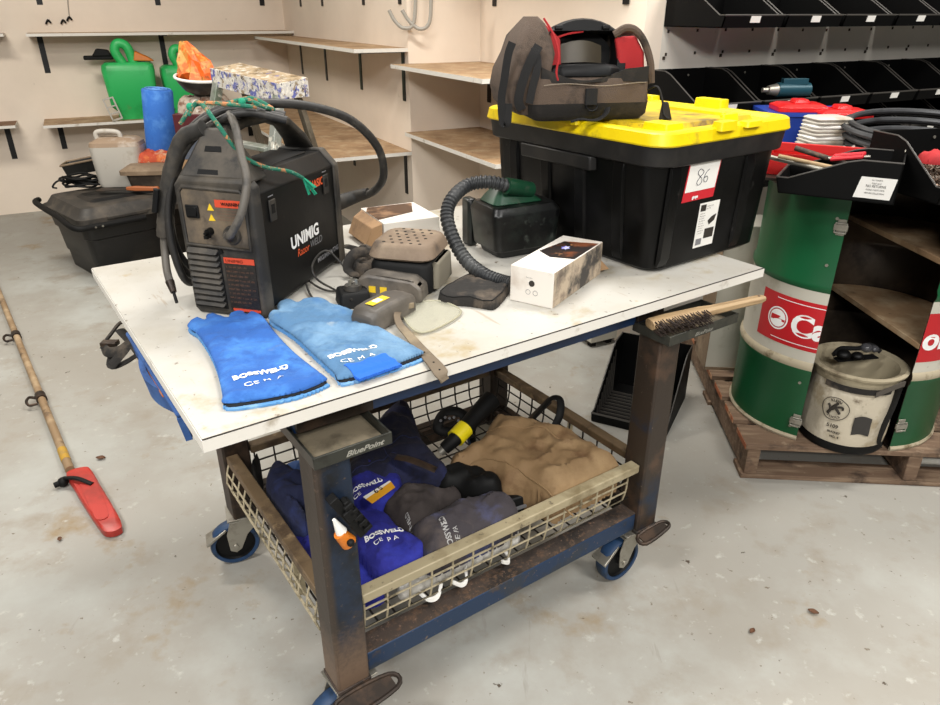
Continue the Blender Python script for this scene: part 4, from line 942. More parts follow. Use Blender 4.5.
# left end panel folded up to a peak
def lsec(z, x0, x1, y0, y1, r=.02): return brr(x0, x1, y0, y1, z, r, 4, wob=.008)
mb = MB(); mb.loft([lsec(.02, -.225, -.15, .03, .24), lsec(.05, -.262, -.17, .01, .25), lsec(.10, -.272, -.15, .005, .25), lsec(.15, -.262, -.125, .0, .25), lsec(.20, -.245, -.112, .02, .23), lsec(.25, -.228, -.118, .04, .21), lsec(.285, -.205, -.135, .06, .18), lsec(.305, -.19, -.155, .08, .15, .012)])
mb.out('end_panel', m_bag, bg)
mb = MB(); mb.tube([(-.150, .045, .300), (-.125, .02, .255), (-.112, .0, .20), (-.118, -.004, .15), (-.112, -.006, .125)], .0035, 8, smooth=5); mb.out('red_piping', m_redl, bg)
mb = MB(); mb.loft([[(-.135, .05, .12), (-.08, .05, .12), (-.08, .2, .12), (-.135, .2, .12)], [(-.13, .05, .24), (-.09, .05, .24), (-.09, .2, .24), (-.13, .2, .24)], [(-.14, .06, .285), (-.11, .06, .262), (-.11, .18, .262), (-.14, .18, .285)]]); mb.out('red_lining', m_redl, bg, bev=.006)
# webbing on the end panel
for P, w_ in (([(-.262, -.006, .235), (-.275, -.008, .20), (-.285, -.006, .13), (-.292, -.002, .07), (-.285, .0, .005), (-.272, -.004, .003), (-.268, .0, .06)], .012), ([(-.175, .005, .225), (-.20, -.006, .19), (-.225, -.008, .13), (-.238, -.006, .07), (-.225, -.002, .04)], .014), ([(-.185, .015, .22), (-.18, -.006, .17), (-.195, -.012, .11), (-.205, -.014, .06)], .012)):
    mb = MB(); mb.ribbon(P, w_, .0015, (1, -.1, 0)); mb.out('webbing_strap', m_strap, bg)
# right end: red inner with a brown border
mb = MB(); mb.loft([[(.10, .03, .115), (.195, .03, .115), (.205, .06, .115), (.10, .06, .115)], [(.095, .03, .20), (.185, .03, .20), (.195, .06, .20), (.10, .06, .20)], [(.088, .04, .245), (.155, .04, .25), (.165, .065, .25), (.09, .065, .245)]]); mb.out('red_lining', m_redl, bg, bev=.008)
mb = MB(); mb.tube([(.085, .05, .252), (.12, .04, .272), (.155, .035, .262), (.185, .03, .225), (.205, .02, .17), (.212, .015, .11)], .012, 8, smooth=6); mb.out('end_border', m_bag, bg)
mb = MB(); mb.loft([brr(.10, .20, .065, .22, .115, .02), brr(.10, .21, .065, .22, .18, .02), brr(.10, .17, .065, .2, .262, .02)]); mb.out('end_panel', m_bag, bg)
mb = MB(); mb.tube([(.17, .06, .25), (.215, .07, .215), (.238, .08, .16), (.235, .09, .10)], .008, 8, smooth=6, flat=.6); mb.out('carry_strap', m_strap, bg)
# D ring patch and drooping straps
mb = MB(); mb.loft([rr4(-.022, .018, -.021, -.008, .004, z, 3) for z in (.052, .10)]); mb.out('ring_patch', m_strap, bg)
mb = MB(); mb.tube([(-.022+.04*(.5+.5*cos(a)), -.026, .052-.018*sin(a)) for a in [pi*k/10 for k in range(11)]], .0035, 8); mb.out('d_ring', m_hel, bg)
mb = MB(); mb.tube([(-.07, -.03, .004), (-.04, -.036, .012), (-.01, -.04, .008), (.02, -.036, .010), (.045, -.03, .026), (.055, -.015, .04)], .012, 8, smooth=5, flat=.35); mb.out('webbing_strap', m_strap, bg)
mb = MB(); mb.tube([(.205, .02, .09), (.228, .0, .10), (.245, -.01, .06), (.25, -.02, .02), (.262, -.03, .004)], .010, 8, smooth=5, flat=.35); mb.out('webbing_strap', m_strap, bg)
mb = MB(); mb.loft([[(.238, -.024, .0), (.278, -.03, .0), (.278, -.012, .0), (.238, -.01, .0)], [(.245, -.02, .055), (.262, -.024, .055), (.262, -.01, .055), (.245, -.008, .055)]]); mb.out('strap_end', m_bagd, bg, bev=.003)
# ---- welding helmet in the bag
hm = thing('welding_helmet', 'black welding helmet with an open visor frame sitting in the brown tool bag', 'helmet', tuple(bg.location+Matrix.Rotation(radians(12), 3, 'Z') @ Vector((-.012, .026, .090))), radians(12), rx=radians(-12)); hm.scale = (1.04, .92, .84)
def arch(s, y, z0=0.):  # closed outline in x,z
    P = []
    for k in range(17):
        a = pi*k/16; P.append((s*.118*cos(a), .075+s*.108*sin(a)))
    P += [(-s*.112, .03), (-s*.085, z0), (s*.085, z0), (s*.112, .03)]
    return P
mb = MB()
O1 = arch(1, 0); I1 = [(.078, .16), (-.078, .16), (-.085, .05), (-.05, .03), (.05, .03), (.085, .05)]
outer = [(x, -.0, z) for x, z in O1]
def ins(x, z):  # inner opening, same count as the outline
    a = atan2(z-.10, x); k = 1/max(abs(cos(a))/.084, abs(sin(a))/.050); return (k*cos(a), .096+k*sin(a))
mb.loft([[(x*1.0, .02, z) for x, z in O1], [(x*1.02, .0, z) for x, z in O1], [(x*.93, -.012, .09+(z-.09)*.93) for x, z in O1], [(ins(x, z)[0]*1.05, -.012, ins(x, z)[1]) for x, z in O1], [(ins(x, z)[0], .035, ins(x, z)[1]) for x, z in O1]], cap=False)
mb.out('visor_frame', m_hel, hm)
mb = MB(); mb.loft([[(x*1.02, .018, z) for x, z in O1], [(x*1.03, .06, .09+(z-.09)*1.0) for x, z in O1], [(x*.9, .13, .09+(z-.09)*.92) for x, z in O1], [(x*.55, .17, .09+(z-.09)*.6) for x, z in O1], [(x*.02, .18, .09+(z-.09)*.02) for x, z in O1]], cap=False)
sh = mb.out('helmet_shell', m_hel, hm, solid=.003)
mb = MB(); mb.loft([[(x*.8, .05, .09+(z-.09)*.8) for x, z in O1], [(x*.6, .10, .09+(z-.09)*.6) for x, z in O1]]); mb.out('inner_padding', m_rub, hm)
mb = MB(); mb.sheet(lambda u, v: (-.06+.12*u, .035-.022*sin(pi*u), .062+.05*v+.012*sin(pi*u)*v), 16, 4, .003); mb.out('filter_visor', M('smoky_brown_visor', '#453e31', .5, layers=(('#3a352c', 12, .5, .7),)), hm)
mb = MB(); mb.loft([[(x, y, z) for x, y in ((-.105, -.002), (-.06, -.035), (.06, -.035), (.105, -.002), (.08, .02), (-.08, .02))] for z in (.012, .04)]+[[(x*.85, y*.8, .052) for x, y in ((-.105, -.002), (-.06, -.035), (.06, -.035), (.105, -.002), (.08, .02), (-.08, .02))]]); mb.out('chin_guard', m_hel, hm, bev=.004)
for x in (-.065, .055):
    mb = MB(); mb.box(x-.010, x+.010, -.019, -.010, .149, .160); mb.out('hinge_clip', m_hel, hm, bev=.002)
mb = MB(); mb.tube([(-.075, .0, .125), (-.04, -.005, .138), (.0, -.005, .145)], .003, 6, smooth=4); mb.out('red_strip', m_redl, hm)
# ================================================================ clutter by the left wall
m_tubf = M('dusty_black_bin', '#0c0c0c', .45, layers=(('#24211d', 6, .52, .7),))
m_lidf = M('dusty_grey_lid', '#2f2c28', .6, layers=(('#554d43', 5, .46, .66), ('#1b1917', 9, .55, .7)))
A0 = at(81, 221, .40); A1 = at(152, 208, .40); A2 = at(46, 193, .40)
ex = (A1-A0); ex.z = 0; an = atan2(ex.y, ex.x)
ft = thing('wheeled_tub', 'big dusty black storage tub with a bar handle on the floor behind the board', 'tub', (A0.x, A0.y, 0), an)
FL_, FD_ = 1.05, .62
mb = MB(); mb.loft([rr4(.06, FL_-.06, .06, FD_-.05, .05, 0), rr4(.05, FL_-.05, .05, FD_-.04, .06, .10), rr4(.042, FL_-.04, .042, FD_-.03, .06, .11), rr4(.025, FL_-.03, .025, FD_-.02, .06, .26), rr4(.012, FL_-.02, .012, FD_-.01, .06, .27), rr4(.0, FL_, .0, FD_, .06, .37)]); mb.out('tub_body', m_tubf, ft)
mb = MB(); mb.loft([rr4(-.02, FL_+.02, -.02, FD_+.02, .06, .371), rr4(-.02, FL_+.02, -.02, FD_+.02, .06, .40), rr4(.0, FL_, .0, FD_, .06, .41), rr4(.03, FL_-.03, .03, FD_-.03, .05, .455), rr4(.05, FL_-.05, .05, FD_-.05, .05, .46)]); fl = mb.out('tub_lid', m_lidf, ft)
mb = MB(); mb.loft([rr4(.12, FL_-.10, .14, .40, .03, .4605), rr4(.14, FL_-.12, .16, .38, .03, .475)]); mb.out('lid_rib', m_tubf, fl)
for x in (.14, .72):
    mb = MB(); mb.box(x, x+.24, -.030, -.018, .385, .405); mb.out('lid_latch', m_lidf, fl, bev=.004)
mb = MB(); mb.tube([(.35, -.05, .365), (.06, -.05, .365), (-.05, -.03, .37), (-.06, .2, .40), (-.06, FD_-.06, .42), (-.02, FD_+.03, .42)], .018, 12, smooth=6); mb.out('bar_handle', m_rub, ft)
for p in ((.05, -.068, .365), (.09, -.068, .365)):
    mb = MB(); mb.cyl(p, (p[0], p[1]-.004, p[2]), .006, n=10); mb.out('handle_screw', m_zinc, ft)
def onlid(px, py, z=.4755): return at(px, py, z)
# plastic jerry can
m_jer = M('dusty_white_plastic', '#b9b4aa', .55, layers=(('#8e8069', 6, .55, .7),))
m_jert = M('brown_grime', '#96806a', .7, layers=(('#b9ada0', 10, .5, .66),))
p = onlid(121, 187)
jc = thing('jerry_can', 'dusty white plastic jerry can on the lid of the black tub at the left', 'jerry can', (p.x, p.y, .476), radians(8))
mb = MB(); mb.loft([rr4(-.13, .13, .0, .20, .04, 0), rr4(-.14, .14, -.005, .205, .045, .02), rr4(-.155, .155, -.01, .21, .05, .25)]); jb = mb.out('can_body', m_jer, jc)
mb = MB(); mb.loft([rr4(-.155, .155, -.01, .21, .05, .2505), rr4(-.15, .15, -.005, .205, .05, .275), rr4(-.10, .12, .03, .17, .04, .30)]); mb.out('can_shoulder', m_jert, jc)
mb = MB(); mb.tube([(-.115, .1, .285), (-.11, .1, .33), (-.03, .1, .335), (.02, .1, .325), (.03, .1, .295)], .016, 10, smooth=5); mb.out('carry_handle', m_jer, jc)
# tan organiser case
m_tan = M('tan_dusty_plastic', '#7a6752', .7, layers=(('#94816a', 7, .48, .66), ('#4f4337', 10, .56, .7)))
m_tand = M('dark_tan_plastic', '#3c342b', .6, layers=(('#5b4f42', 9, .5, .68),))
p = onlid(128, 191)
oc = thing('organiser_case', 'dusty tan plastic case with overhanging lid behind the torch handle', 'case', (p.x, p.y, .476), radians(6))
mb = MB(); mb.loft([rr4(.02, .36, .01, .28, .03, 0), rr4(.0, .38, .0, .30, .03, .10)]); mb.out('case_body', m_tand, oc)
mb = MB(); mb.loft([rr4(-.03, .41, -.03, .33, .04, .1005), rr4(-.03, .41, -.03, .33, .04, .125), rr4(.01, .37, .01, .29, .04, .15)]); mb.out('case_lid', m_tan, oc)
# red and orange net bag
m_rb = M('red_orange_sacking', '#b5482a', .8, layers=(('#d8793f', 12, .5, .65), ('#c9a888', 16, .56, .68), ('#7d2c1c', 14, .62, .72)), bump=.4, bs=80)
q = p+Vector((.15, .19, 0))
sk = thing('crumpled_sack', 'crumpled red and orange sack lying on the tan case', 'sack', (q.x, q.y+.02, .627), radians(4)); q = None
mb = MB(); pillow(mb, smooth_poly([(-.17, .0), (-.14, .08), (-.05, .10), (.06, .06), (.17, .05), (.18, -.03), (.12, -.08), (.0, -.06), (-.09, -.08), (-.13, -.05)], 4), .055, .05, .018, 22, .012, seed=3, ridge=.012); mb.out('sack_cloth', m_rb, sk)
# paint scraper with a wooden handle
q = onlid(122, 190, .478)
sc_ = thing('paint_scraper', 'wide paint scraper with an orange brown wooden handle on the tub lid', 'scraper', (q.x+.06, q.y-.06, .4765), radians(-2))
mb = MB(); mb.loft([[(x, y*.5, z) for y, z in ((-1*r, -.4*r+.022), (1*r, -.4*r+.022), (1*r, .6*r+.022), (-1*r, .6*r+.022))] for x, r in ((.0, .022), (.06, .03), (.16, .026), (.2, .03), (.21, .015))]); mb.out('wooden_handle', M('orange_brown_wood', '#a45f38', .5), sc_, bev=.006)
mb = MB(); mb.prism([(.0, .012), (.0, -.012), (-.14, -.05), (-.18, -.045), (-.18, .045), (-.14, .05)], .016, .019); mb.out('blade', m_darkst, sc_)
# coil of black cable
q = onlid(82, 186, .478)
cc = thing('cable_coil', 'small tangled coil of black cable on the left of the tub lid', 'cable', (q.x, q.y, .4765))
mb = MB()
for k in range(7):
    a0 = k*.9; rx_ = .10+.03*sin(k*2.1); ry_ = .06+.015*cos(k)
    mb.tube([(rx_*cos(t+a0)+.012*sin(k), ry_*sin(t+a0), .010+.009*k+.006*sin(3*t+k)) for t in [2*pi*j/22 for j in range(22)]], .007, 7, closed=True)
mb.tube([(-.09, -.02, .05), (-.13, -.05, .04), (-.14, -.09, .015), (-.11, -.10, .01)], .006, 6, smooth=4)
mb.out('cable_loops', m_rub, cc, weld=False)
# black tool tray behind the coil
q = onlid(82, 178)
tt = thing('tool_tray', 'black tray tilted against the white jerry can', 'tray', (q.x-.12, q.y+.03, .4765), radians(14), ry=radians(-9))
mb = MB(); mb.loft([rr4(.0, .30, .0, .15, .02, 0.0), rr4(-.01, .31, -.01, .16, .025, .075), rr4(.0, .30, .0, .15, .02, .0755), rr4(.01, .29, .01, .14, .02, .02)]); mb.out('tray_shell', m_tubf, tt)
mb = MB(); mb.tube([(-.01, -.01, .078), (.31, -.01, .078), (.31, .16, .078), (-.01, .16, .078)], .007, 8, closed=True); mb.out('tray_rim', m_tan, tt)
# blue roll
q = at(157, 186, .4755)
m_roll = M('blue_roll', '#2f6bc0', .8, layers=(('#4f8ad4', 9, .5, .68), ('#2a5cae', 14, .56, .72)), bump=.3, bs=60)
rl = thing('blue_roll', 'tall roll of bright blue wrap standing behind the tan case', 'roll', (q.x-.03, 4.83, .476), ry=radians(6))
mb = MB(); mb.lathe([(0, 0), (.094, 0), (.096, .004), (.095, .57), (.090, .578), (.06, .582), (.03, .579), (.024, .583), (.012, .575), (0, .574)], 36); mb.out('roll_body', m_roll, rl)
mb = MB(); mb.tube([(r*cos(t), r*sin(t), .584) for r, t in [(.085-.0016*k, k*.45) for k in range(46)]], .0022, 5); mb.out('wrap_spiral', M('pale_blue_wrap', '#6fa2df', .7), rl)
# green knapsack tanks on the lower shelf
m_gt = M('bright_green_plastic_tank', '#30b560', .4, layers=(('#219a4c', 5, .5, .7), ('#6f8a50', 9, .66, .78)))
def sprayer(px, py, label, sc=1., rz=0.):
    p = onA(px, py)+eA*.26
    t = thing('sprayer_tank', label, 'sprayer', (p.x, p.y, zl+.001), atan2(dA.y, dA.x)+rz, group='green tanks on the lower left shelf'); t.scale = (sc,)*3
    mb = MB(); mb.loft([rr4(-.13, .13, -.09, .09, .03, 0), rr4(-.13, .13, -.095, .095, .03, .06), rr4(-.17, .17, -.115, .115, .035, .10), rr4(-.19, .19, -.125, .125, .045, .36), rr4(-.185, .185, -.12, .12, .045, .40), rr4(-.16, .16, -.10, .10, .04, .42)]); tk = mb.out('tank', m_gt, t)
    mb = MB(); mb.tube([(-.03, -.02, .41), (-.07, -.02, .50), (-.04, -.02, .555), (.02, -.02, .53), (.05, -.02, .41)], .036, 10, smooth=5); mb.out('tank_handle', m_gt, t)
    if sc < 1: return t
    mb = MB(); mb.box(-.30, -.09, -.03, .04, .44, .47); mb.hexa([(-.24, -.04, .465), (-.1, -.04, .465), (-.1, .05, .465), (-.24, .05, .465), (-.2, -.04, .52), (-.12, -.04, .51), (-.12, .05, .51), (-.2, .05, .52)]); mb.out('pump_lever', m_rub, t, bev=.008)
    mb = MB(); mb.hexa([(.05, -.06, .43), (.2, -.06, .425), (.2, .05, .425), (.05, .05, .43), (.07, -.05, .50), (.16, -.05, .455), (.16, .04, .455), (.07, .04, .50)]); mb.out('orange_cap', m_orange, t, bev=.008)
    return t
s1 = sprayer(137, 122, 'bright green plastic tank with black lever left of the blue roll', 1., radians(-6))
mb = MB(); mb.prism([(-.26, -.06), (-.235, -.06), (-.20, .09), (-.225, .09)], .0, .02, 'y')
mb.b.free()
sprayer(187, 116, 'green plastic tank partly hidden behind the orange bag', .92, radians(0))
mb = MB()
wc = thing('wire_crate', 'small white plastic crate leaning at the foot of the green tank', 'crate', tuple(onA(112, 124)+eA*.40+Vector((0, 0, zl+.001))), atan2(dA.y, dA.x), ry=radians(-14))
for x0, x1, z0, z1 in ((-.0, .012, 0, .17), (.07, .082, 0, .17), (.012, .07, .0, .012), (.012, .07, .16, .17), (.012, .07, .10, .11), (.012, .07, .05, .06)): mb.box(x0, x1, -.03, -.015, z0, z1)
mb.out('crate_frame', m_jer, wc, bev=.002)
# stack of boxes with the bowl and orange bag
def stackpt(px, py, Y):
    u = (px-CX)/F; v = (CY-py)/F; k = Y/(cos(TH)+v*sin(TH)); return Vector((u*k, Y, H+k*(-sin(TH)+v*cos(TH))))
q = stackpt(201, 137, 4.25)
m_maroon = M('maroon_box_paint', '#4d1219', .5, layers=(('#3a0d13', 8, .5, .7),))
k1 = thing('tall_carton', 'tall brown carton on the floor under the maroon box, mostly hidden by the welder', 'box', (q.x, q.y, 0))
mb = MB(); mb.box(-.17, .17, -.05, .26, 0, q.z-.12); mb.out('carton_body', m_kraft, k1, bev=.004)
k1b = thing('plastic_caddy', 'blue grey plastic caddy under the maroon box', 'caddy', (q.x, q.y, q.z-.119))
mb = MB(); mb.loft([rr4(-.13, .14, -.05, .2, .02, 0), rr4(-.15, .16, -.07, .22, .03, .11), rr4(-.14, .15, -.06, .21, .03, .112), rr4(-.13, .14, -.05, .2, .02, .03)]); mb.out('caddy_shell', M('blue_grey_plastic', '#5d6472', .6, layers=(('#8b8a8c', 12, .5, .7),)), k1b)
mb = MB(); mb.tube([(-.14, .07, .10), (-.14, .07, .112), (.15, .07, .112), (.15, .07, .10)], .006, 6); mb.out('caddy_bar', m_zinc, k1b)
k2 = thing('maroon_box', 'dark maroon metal box between the blue roll and the stepladder', 'box', (q.x, q.y, q.z+.001))
mb = MB(); mb.box(-.13, .14, -.04, .20, 0, .13); mb.out('box_body', m_maroon, k2, bev=.004)
mb = MB(); mb.box(-.02, .05, -.046, -.041, .02, .05); mb.out('box_catch', m_zinc, k2, bev=.002)
k3 = thing('crumpled_packet', 'crumpled white and brown packet under the black bowl', 'packet', (q.x+.02, q.y+.08, q.z+.132))
mb = MB(); pillow(mb, smooth_poly([(-.12, -.09), (.12, -.10), (.13, .08), (-.11, .09)], 5), .085, .05, .02, 26, .014, seed=8); mb.out('packet_skin', M('crumpled_packet', '#a8998a', .7, layers=(('#6d4c3b', 14, .5, .6), ('#d6d0c8', 20, .56, .66)), bump=.4, bs=50), k3)
k4 = thing('hard_hat', 'upturned black hard hat with a white rim holding an orange bag', 'hat', (q.x+.03, q.y+.07, q.z+.222), rx=radians(6), ry=radians(4))
mb = MB(); mb.lathe([(0, 0), (.05, .004), (.10, .03), (.135, .075), (.145, .10), (.138, .10), (.128, .075), (.095, .036), (.05, .012), (0, .008)], 32); mb.out('hat_shell', M('scuffed_dark_shell', '#1e1b19', .4, layers=(('#4b443d', 8, .55, .7),)), k4)
mb = MB(); mb.tube([(.145*cos(t), .145*sin(t), .102) for t in [2*pi*k/32 for k in range(32)]], .008, 8, closed=True); mb.out('white_rim', m_white, k4)
k5 = thing('orange_bag', 'crumpled orange printed plastic bag standing up out of the black hat', 'bag', (q.x+.035, q.y+.07, q.z+.24))
m_ob = M('orange_printed_bag', '#e2641f', .45, layers=(('#c9964a', 16, .5, .6), ('#7a4a24', 30, .58, .68), ('#f07a2a', 7, .6, .7)), bump=.5, bs=40)
mb = MB()
def bagr(z, a, b, dx): return [(dx+a*cos(t)*(1+.32*sin(2.7*t*t+z*31)), b*sin(t)*(1+.30*cos(4*t+z*25)), z+.008*sin(t*5+z*90)) for t in [2*pi*k/13 for k in range(13)]]
mb.loft([bagr(.0, .075, .06, 0), bagr(.06, .12, .09, .01), bagr(.11, .115, .08, -.005), bagr(.17, .085, .055, -.03), bagr(.22, .05, .03, -.06), bagr(.265, .018, .014, -.075)]); mb.out('bag_film', m_ob, k5, smooth=False)
# ================================================================ stepladder
m_lad = M('paint_splashed_aluminium', '#8f938c', .5, .4, layers=(('#6f7a6a', 8, .5, .62), ('#d5d2c6', 16, .56, .62), ('#4d4436', 22, .6, .68)))
m_ladr = M('dull_brown_aluminium', '#5c5346', .5, .4, layers=(('#7d7565', 12, .5, .7),))
m_cap = M('paint_covered_cap', '#b39f82', .6, layers=(('#7d6a4e', 16, .48, .6), ('#d0cabd', 26, .54, .6), ('#6f70a0', 13, .64, .70), ('#35322f', 26, .66, .7)))
m_capf = M('blue_splashed_cap_edge', '#c4c0b8', .6, layers=(('#5a60a0', 22, .50, .56), ('#d8d4ca', 40, .53, .58), ('#8c7c64', 30, .57, .62), ('#2f2f3f', 45, .58, .63)))
a = stackpt(211, 68, 3.85); b = stackpt(289, 80, 3.45); dirx = (b-a); dirx.z = 0; lw = dirx.length*.87
la = thing('stepladder', 'paint splashed aluminium stepladder behind the welder', 'stepladder', (a.x, a.y, 0), atan2(dirx.y, dirx.x))
zc = a.z
DZ = -.045
mb = MB(); mb.hexa([(0, 0, zc-.02), (lw, 0, zc-.02+DZ), (lw, .17, zc-.005+DZ), (0, .17, zc-.005), (0, 0, zc), (lw, 0, zc+DZ), (lw, .17, zc+.018+DZ), (0, .17, zc+.018)]); cp = mb.out('top_cap', m_cap, la, bev=.004)
mb = MB(); mb.hexa([(-.002, -.006, zc-.085), (lw+.002, -.006, zc-.085+DZ), (lw+.002, -.0005, zc-.085+DZ), (-.002, -.0005, zc-.085), (-.002, -.006, zc), (lw+.002, -.006, zc+DZ), (lw+.002, -.0005, zc+DZ), (-.002, -.0005, zc)]); mb.hexa([(lw+.0005, 0, zc-.07+DZ), (lw+.004, 0, zc-.07+DZ), (lw+.004, .17, zc-.07+DZ), (lw+.0005, .17, zc-.07+DZ), (lw+.0005, 0, zc+DZ), (lw+.004, 0, zc+DZ), (lw+.004, .17, zc+.016+DZ), (lw+.0005, .17, zc+.016+DZ)]); mb.out('cap_edge', m_capf, cp, bev=.001)
def leg(x, y0, x1, y1, m, w_=.022, dd=.03):
    zt2 = zc-.022+DZ*x/lw
    mb = MB(); mb.hexa([(x1-w_, y1-dd, 0), (x1+w_, y1-dd, 0), (x1+w_, y1+dd, 0), (x1-w_, y1+dd, 0), (x-w_, y0-dd*.7, zt2), (x+w_, y0-dd*.7, zt2), (x+w_, y0+dd*.7, zt2), (x-w_, y0+dd*.7, zt2)])
    o = mb.out('leg', m, la, bev=.003)
    mb = MB(); mb.box(x1-w_-.004, x1+w_+.004, y1-dd-.004, y1+dd+.004, 0, .035); mb.out('rubber_foot', m_rub, o, bev=.003)
leg(.03, .025, -.06, -.34, m_lad); leg(lw-.03, .025, lw+.06, -.34, m_lad); leg(.05, .125, .0, .42, m_ladr, .018, .02); leg(lw-.05, .125, lw, .42, m_ladr, .018, .02)
for k in range(1, 4):
    f = k/4; z = (zc-.02)*f; y = .025-.365*(1-f); x0 = .03-.09*(1-f)
    mb = MB(); mb.box(x0+.023, lw-x0-.023, y-.035, y+.035, z-.02, z); mb.out('tread', m_lad, la, bev=.003)
# ================================================================ pallet with the cut drum
m_pal = M('weathered_pallet_timber', '#6b5543', .8, layers=(('#8c7660', 5, .48, .66, (1, 9, 9)), ('#3c2e24', 9, .54, .68), ('#97836c', 22, .62, .74)), bump=.2, bs=80)
m_pale = M('orange_painted_timber_end', '#a8603c', .7, layers=(('#c79a74', 14, .48, .6), ('#5a3826', 20, .6, .7)))
PA = radians(-4.5)
pal = thing('pallet', 'weathered timber pallet with orange painted board ends carrying the cut drum', 'pallet', (.965, 2.078, 0), PA)
for i in range(3):
    y = i*.52
    mb = MB(); mb.box(0, 1.165, y, y+.10, 0, .018); mb.out('bottom_board', m_pal, pal, bev=.002)
for i in range(3):
    x = .01+i*.545
    mb = MB(); mb.box(x, x+.045, .004, 1.14, .0185, .1195); o = mb.out('stringer', m_pal, pal, bev=.003)
for i in range(7):
    y = i*.174
    mb = MB(); mb.box(0, 1.165, y, y+(.13 if i else .14), .12, .139); mb.out('deck_board', m_pal, pal, bev=.002)
    mb = MB(); mb.box(-.0015, -.0002, y+.004, y+.12, .1205, .1385); mb.out('painted_end', m_pale, pal, smooth=False)
# ---- drum halves
R_ = .287; DZ0 = .1395; DZ1 = 1.02
m_dg = M('drum_green_paint', '#0b4f2c', .35, layers=(('#0b4826', 4, .5, .7), ('#3c5a44', 26, .70, .78)), spec=.5)
m_dw = M('drum_white_paint', '#c3bfb2', .45, layers=(('#a29b89', 6, .55, .72), ('#6e6452', 20, .66, .76)))
m_dr = M('drum_red_panel', '#b51a22', .4)
m_din = M('drum_brown_inside', '#3c332a', .35, .5, layers=(('#5a4d40', 4, .48, .68), ('#261f19', 9, .55, .7)), spec=.5)
m_drim = M('grimy_cream_hoop', '#a89d86', .5, layers=(('#66583f', 18, .5, .66),))
Cl = Vector((1.302, 2.354, 0)); Cr = Vector((1.427, 2.331, 0))
dr = thing('oil_drum', 'green and white steel drum sawn in half and hinged open on the pallet', 'drum', (Cl.x, Cl.y, DZ0))
def shell(c, a0, a1, par):
    off = c-Vector((Cl.x, Cl.y, 0)); cc = (off.x, off.y)
    def band(n, m, prof):
        mb = MB(); mb.lathe([(r, z-DZ0) for r, z in prof], 48, a0, a1, cc); return mb.out(n, m, par)
    h1, h2 = .43, .72
    r = R_
    band('green_band', m_dg, [(r, .155), (r, .39), (r+.006, .402), (r+.006, .412)])
    band('dirty_hoop', m_drim, [(r+.006, .412), (r+.008, .42), (r+.006, .432), (r, .44)])
    band('white_band', m_dw, [(r, .44), (r, .685), (r+.001, .688)])
    band('green_band', m_dg, [(r+.001, .688), (r+.007, .700), (r+.007, .712), (r, .725), (r, .99)])
    band('inner_wall', m_din, [(r-.003, .99), (r-.003, .725), (r+.004, .712), (r+.004, .700), (r-.003, .688), (r-.003, .44), (r+.004, .424), (r-.003, .40), (r-.003, .16)])
    band('bottom_chime', m_drim, [(r+.004, .1401), (r+.006, .148), (r+.002, .156), (r-.003, .156), (r-.003, .1401), (r+.004, .1401)])
    band('top_chime', m_darkst, [(r+.002, .99), (r+.006, 1.0), (r+.006, 1.01), (r-.002, 1.01), (r-.003, .99)])
    mb = MB(); P = [(cc[0]+(r-.004)*cos(a0+(a1-a0)*k/30), cc[1]+(r-.004)*sin(a0+(a1-a0)*k/30)) for k in range(31)]
    mb.prism(P, .145-DZ0, .150-DZ0); mb.out('drum_base', m_darkst, par, smooth=False)
    mb = MB(); mb.prism(P, 1.002-DZ0, 1.008-DZ0); mb.out('drum_top', m_darkst, par, smooth=False)
    return cc, P
a0l, a1l = radians(67), radians(238)
a0r, a1r = radians(-87), radians(93)
ccl, Pl = shell(Cl, a0l, a1l, dr); ccr, Pr = shell(Cr, a0r, a1r, dr)
for z in (.54, .82):
    mb = MB(); P = [(ccr[0]+(R_-.006)*cos(a0r+(a1r-a0r)*k/24), ccr[1]+(R_-.006)*sin(a0r+(a1r-a0r)*k/24)) for k in range(25)]
    mb.prism(P, z-DZ0-.018, z-DZ0); mb.out('timber_shelf', m_wood, dr, bev=.001)
def curved(me_obj, c, a_start, z0, r):
    for v in me_obj.data.vertices:
        a = a_start+v.co.x/r; z = v.co.y
        v.co = Vector((c[0]+r*cos(a), c[1]+r*sin(a), z0+z-DZ0))
def cpatch(n, m, c, a0, a1, z0, z1, r, par):
    mb = MB(); mb.lathe([(r, z0-DZ0), (r, z1-DZ0)], 24, a0, a1, c); mb.lathe([(r-.0004, z0-DZ0), (r-.0004, z1-DZ0)], 24, a0, a1, c); return mb.out(n, m, par)
pn = cpatch('red_panel', m_dr, ccl, radians(192), a1l, .478, .648, R_+.0008, dr)
to = text('Castrol', .105, m_prwhite, None, (0, 0, 0), (1, 0, 0), (0, 1, 0), bold=.004, depth=0)
# keep only what fits before the sawn edge
bmx = bmesh.new(); bmx.from_mesh(to.data)
bmesh.ops.bisect_plane(bmx, geom=bmx.verts[:]+bmx.edges[:]+bmx.faces[:], plane_co=(.098, 0, 0), plane_no=(1, 0, 0), clear_outer=True)
bmx.to_mesh(to.data); bmx.free(); curved(to, ccl, a1l-.098/R_, .525, R_+.0016); to.parent = pn
mb = MB()
q = []
for k in range(33):
    t = 2*pi*k/32; q.append((.034*cos(t), .034*sin(t)))
def ringflat(ro, ri, n, m, a, zc_, sc=1.0):
    mb = MB(); N_ = 32
    O = [(ro*cos(2*pi*k/N_), ro*sin(2*pi*k/N_), 0) for k in range(N_)]; I = [(ri*cos(2*pi*k/N_), ri*sin(2*pi*k/N_), 0) for k in range(N_)]
    vo = [mb.v(p) for p in O]; vi = [mb.v(p) for p in I]
    for k in range(N_): mb.f([vo[k], vo[(k+1) % N_], vi[(k+1) % N_], vi[k]])
    o = mb.out(n, m, None, smooth=False); curved(o, ccl, a, zc_, R_+.0016); o.parent = pn; return o
ac = a1l-.150/R_
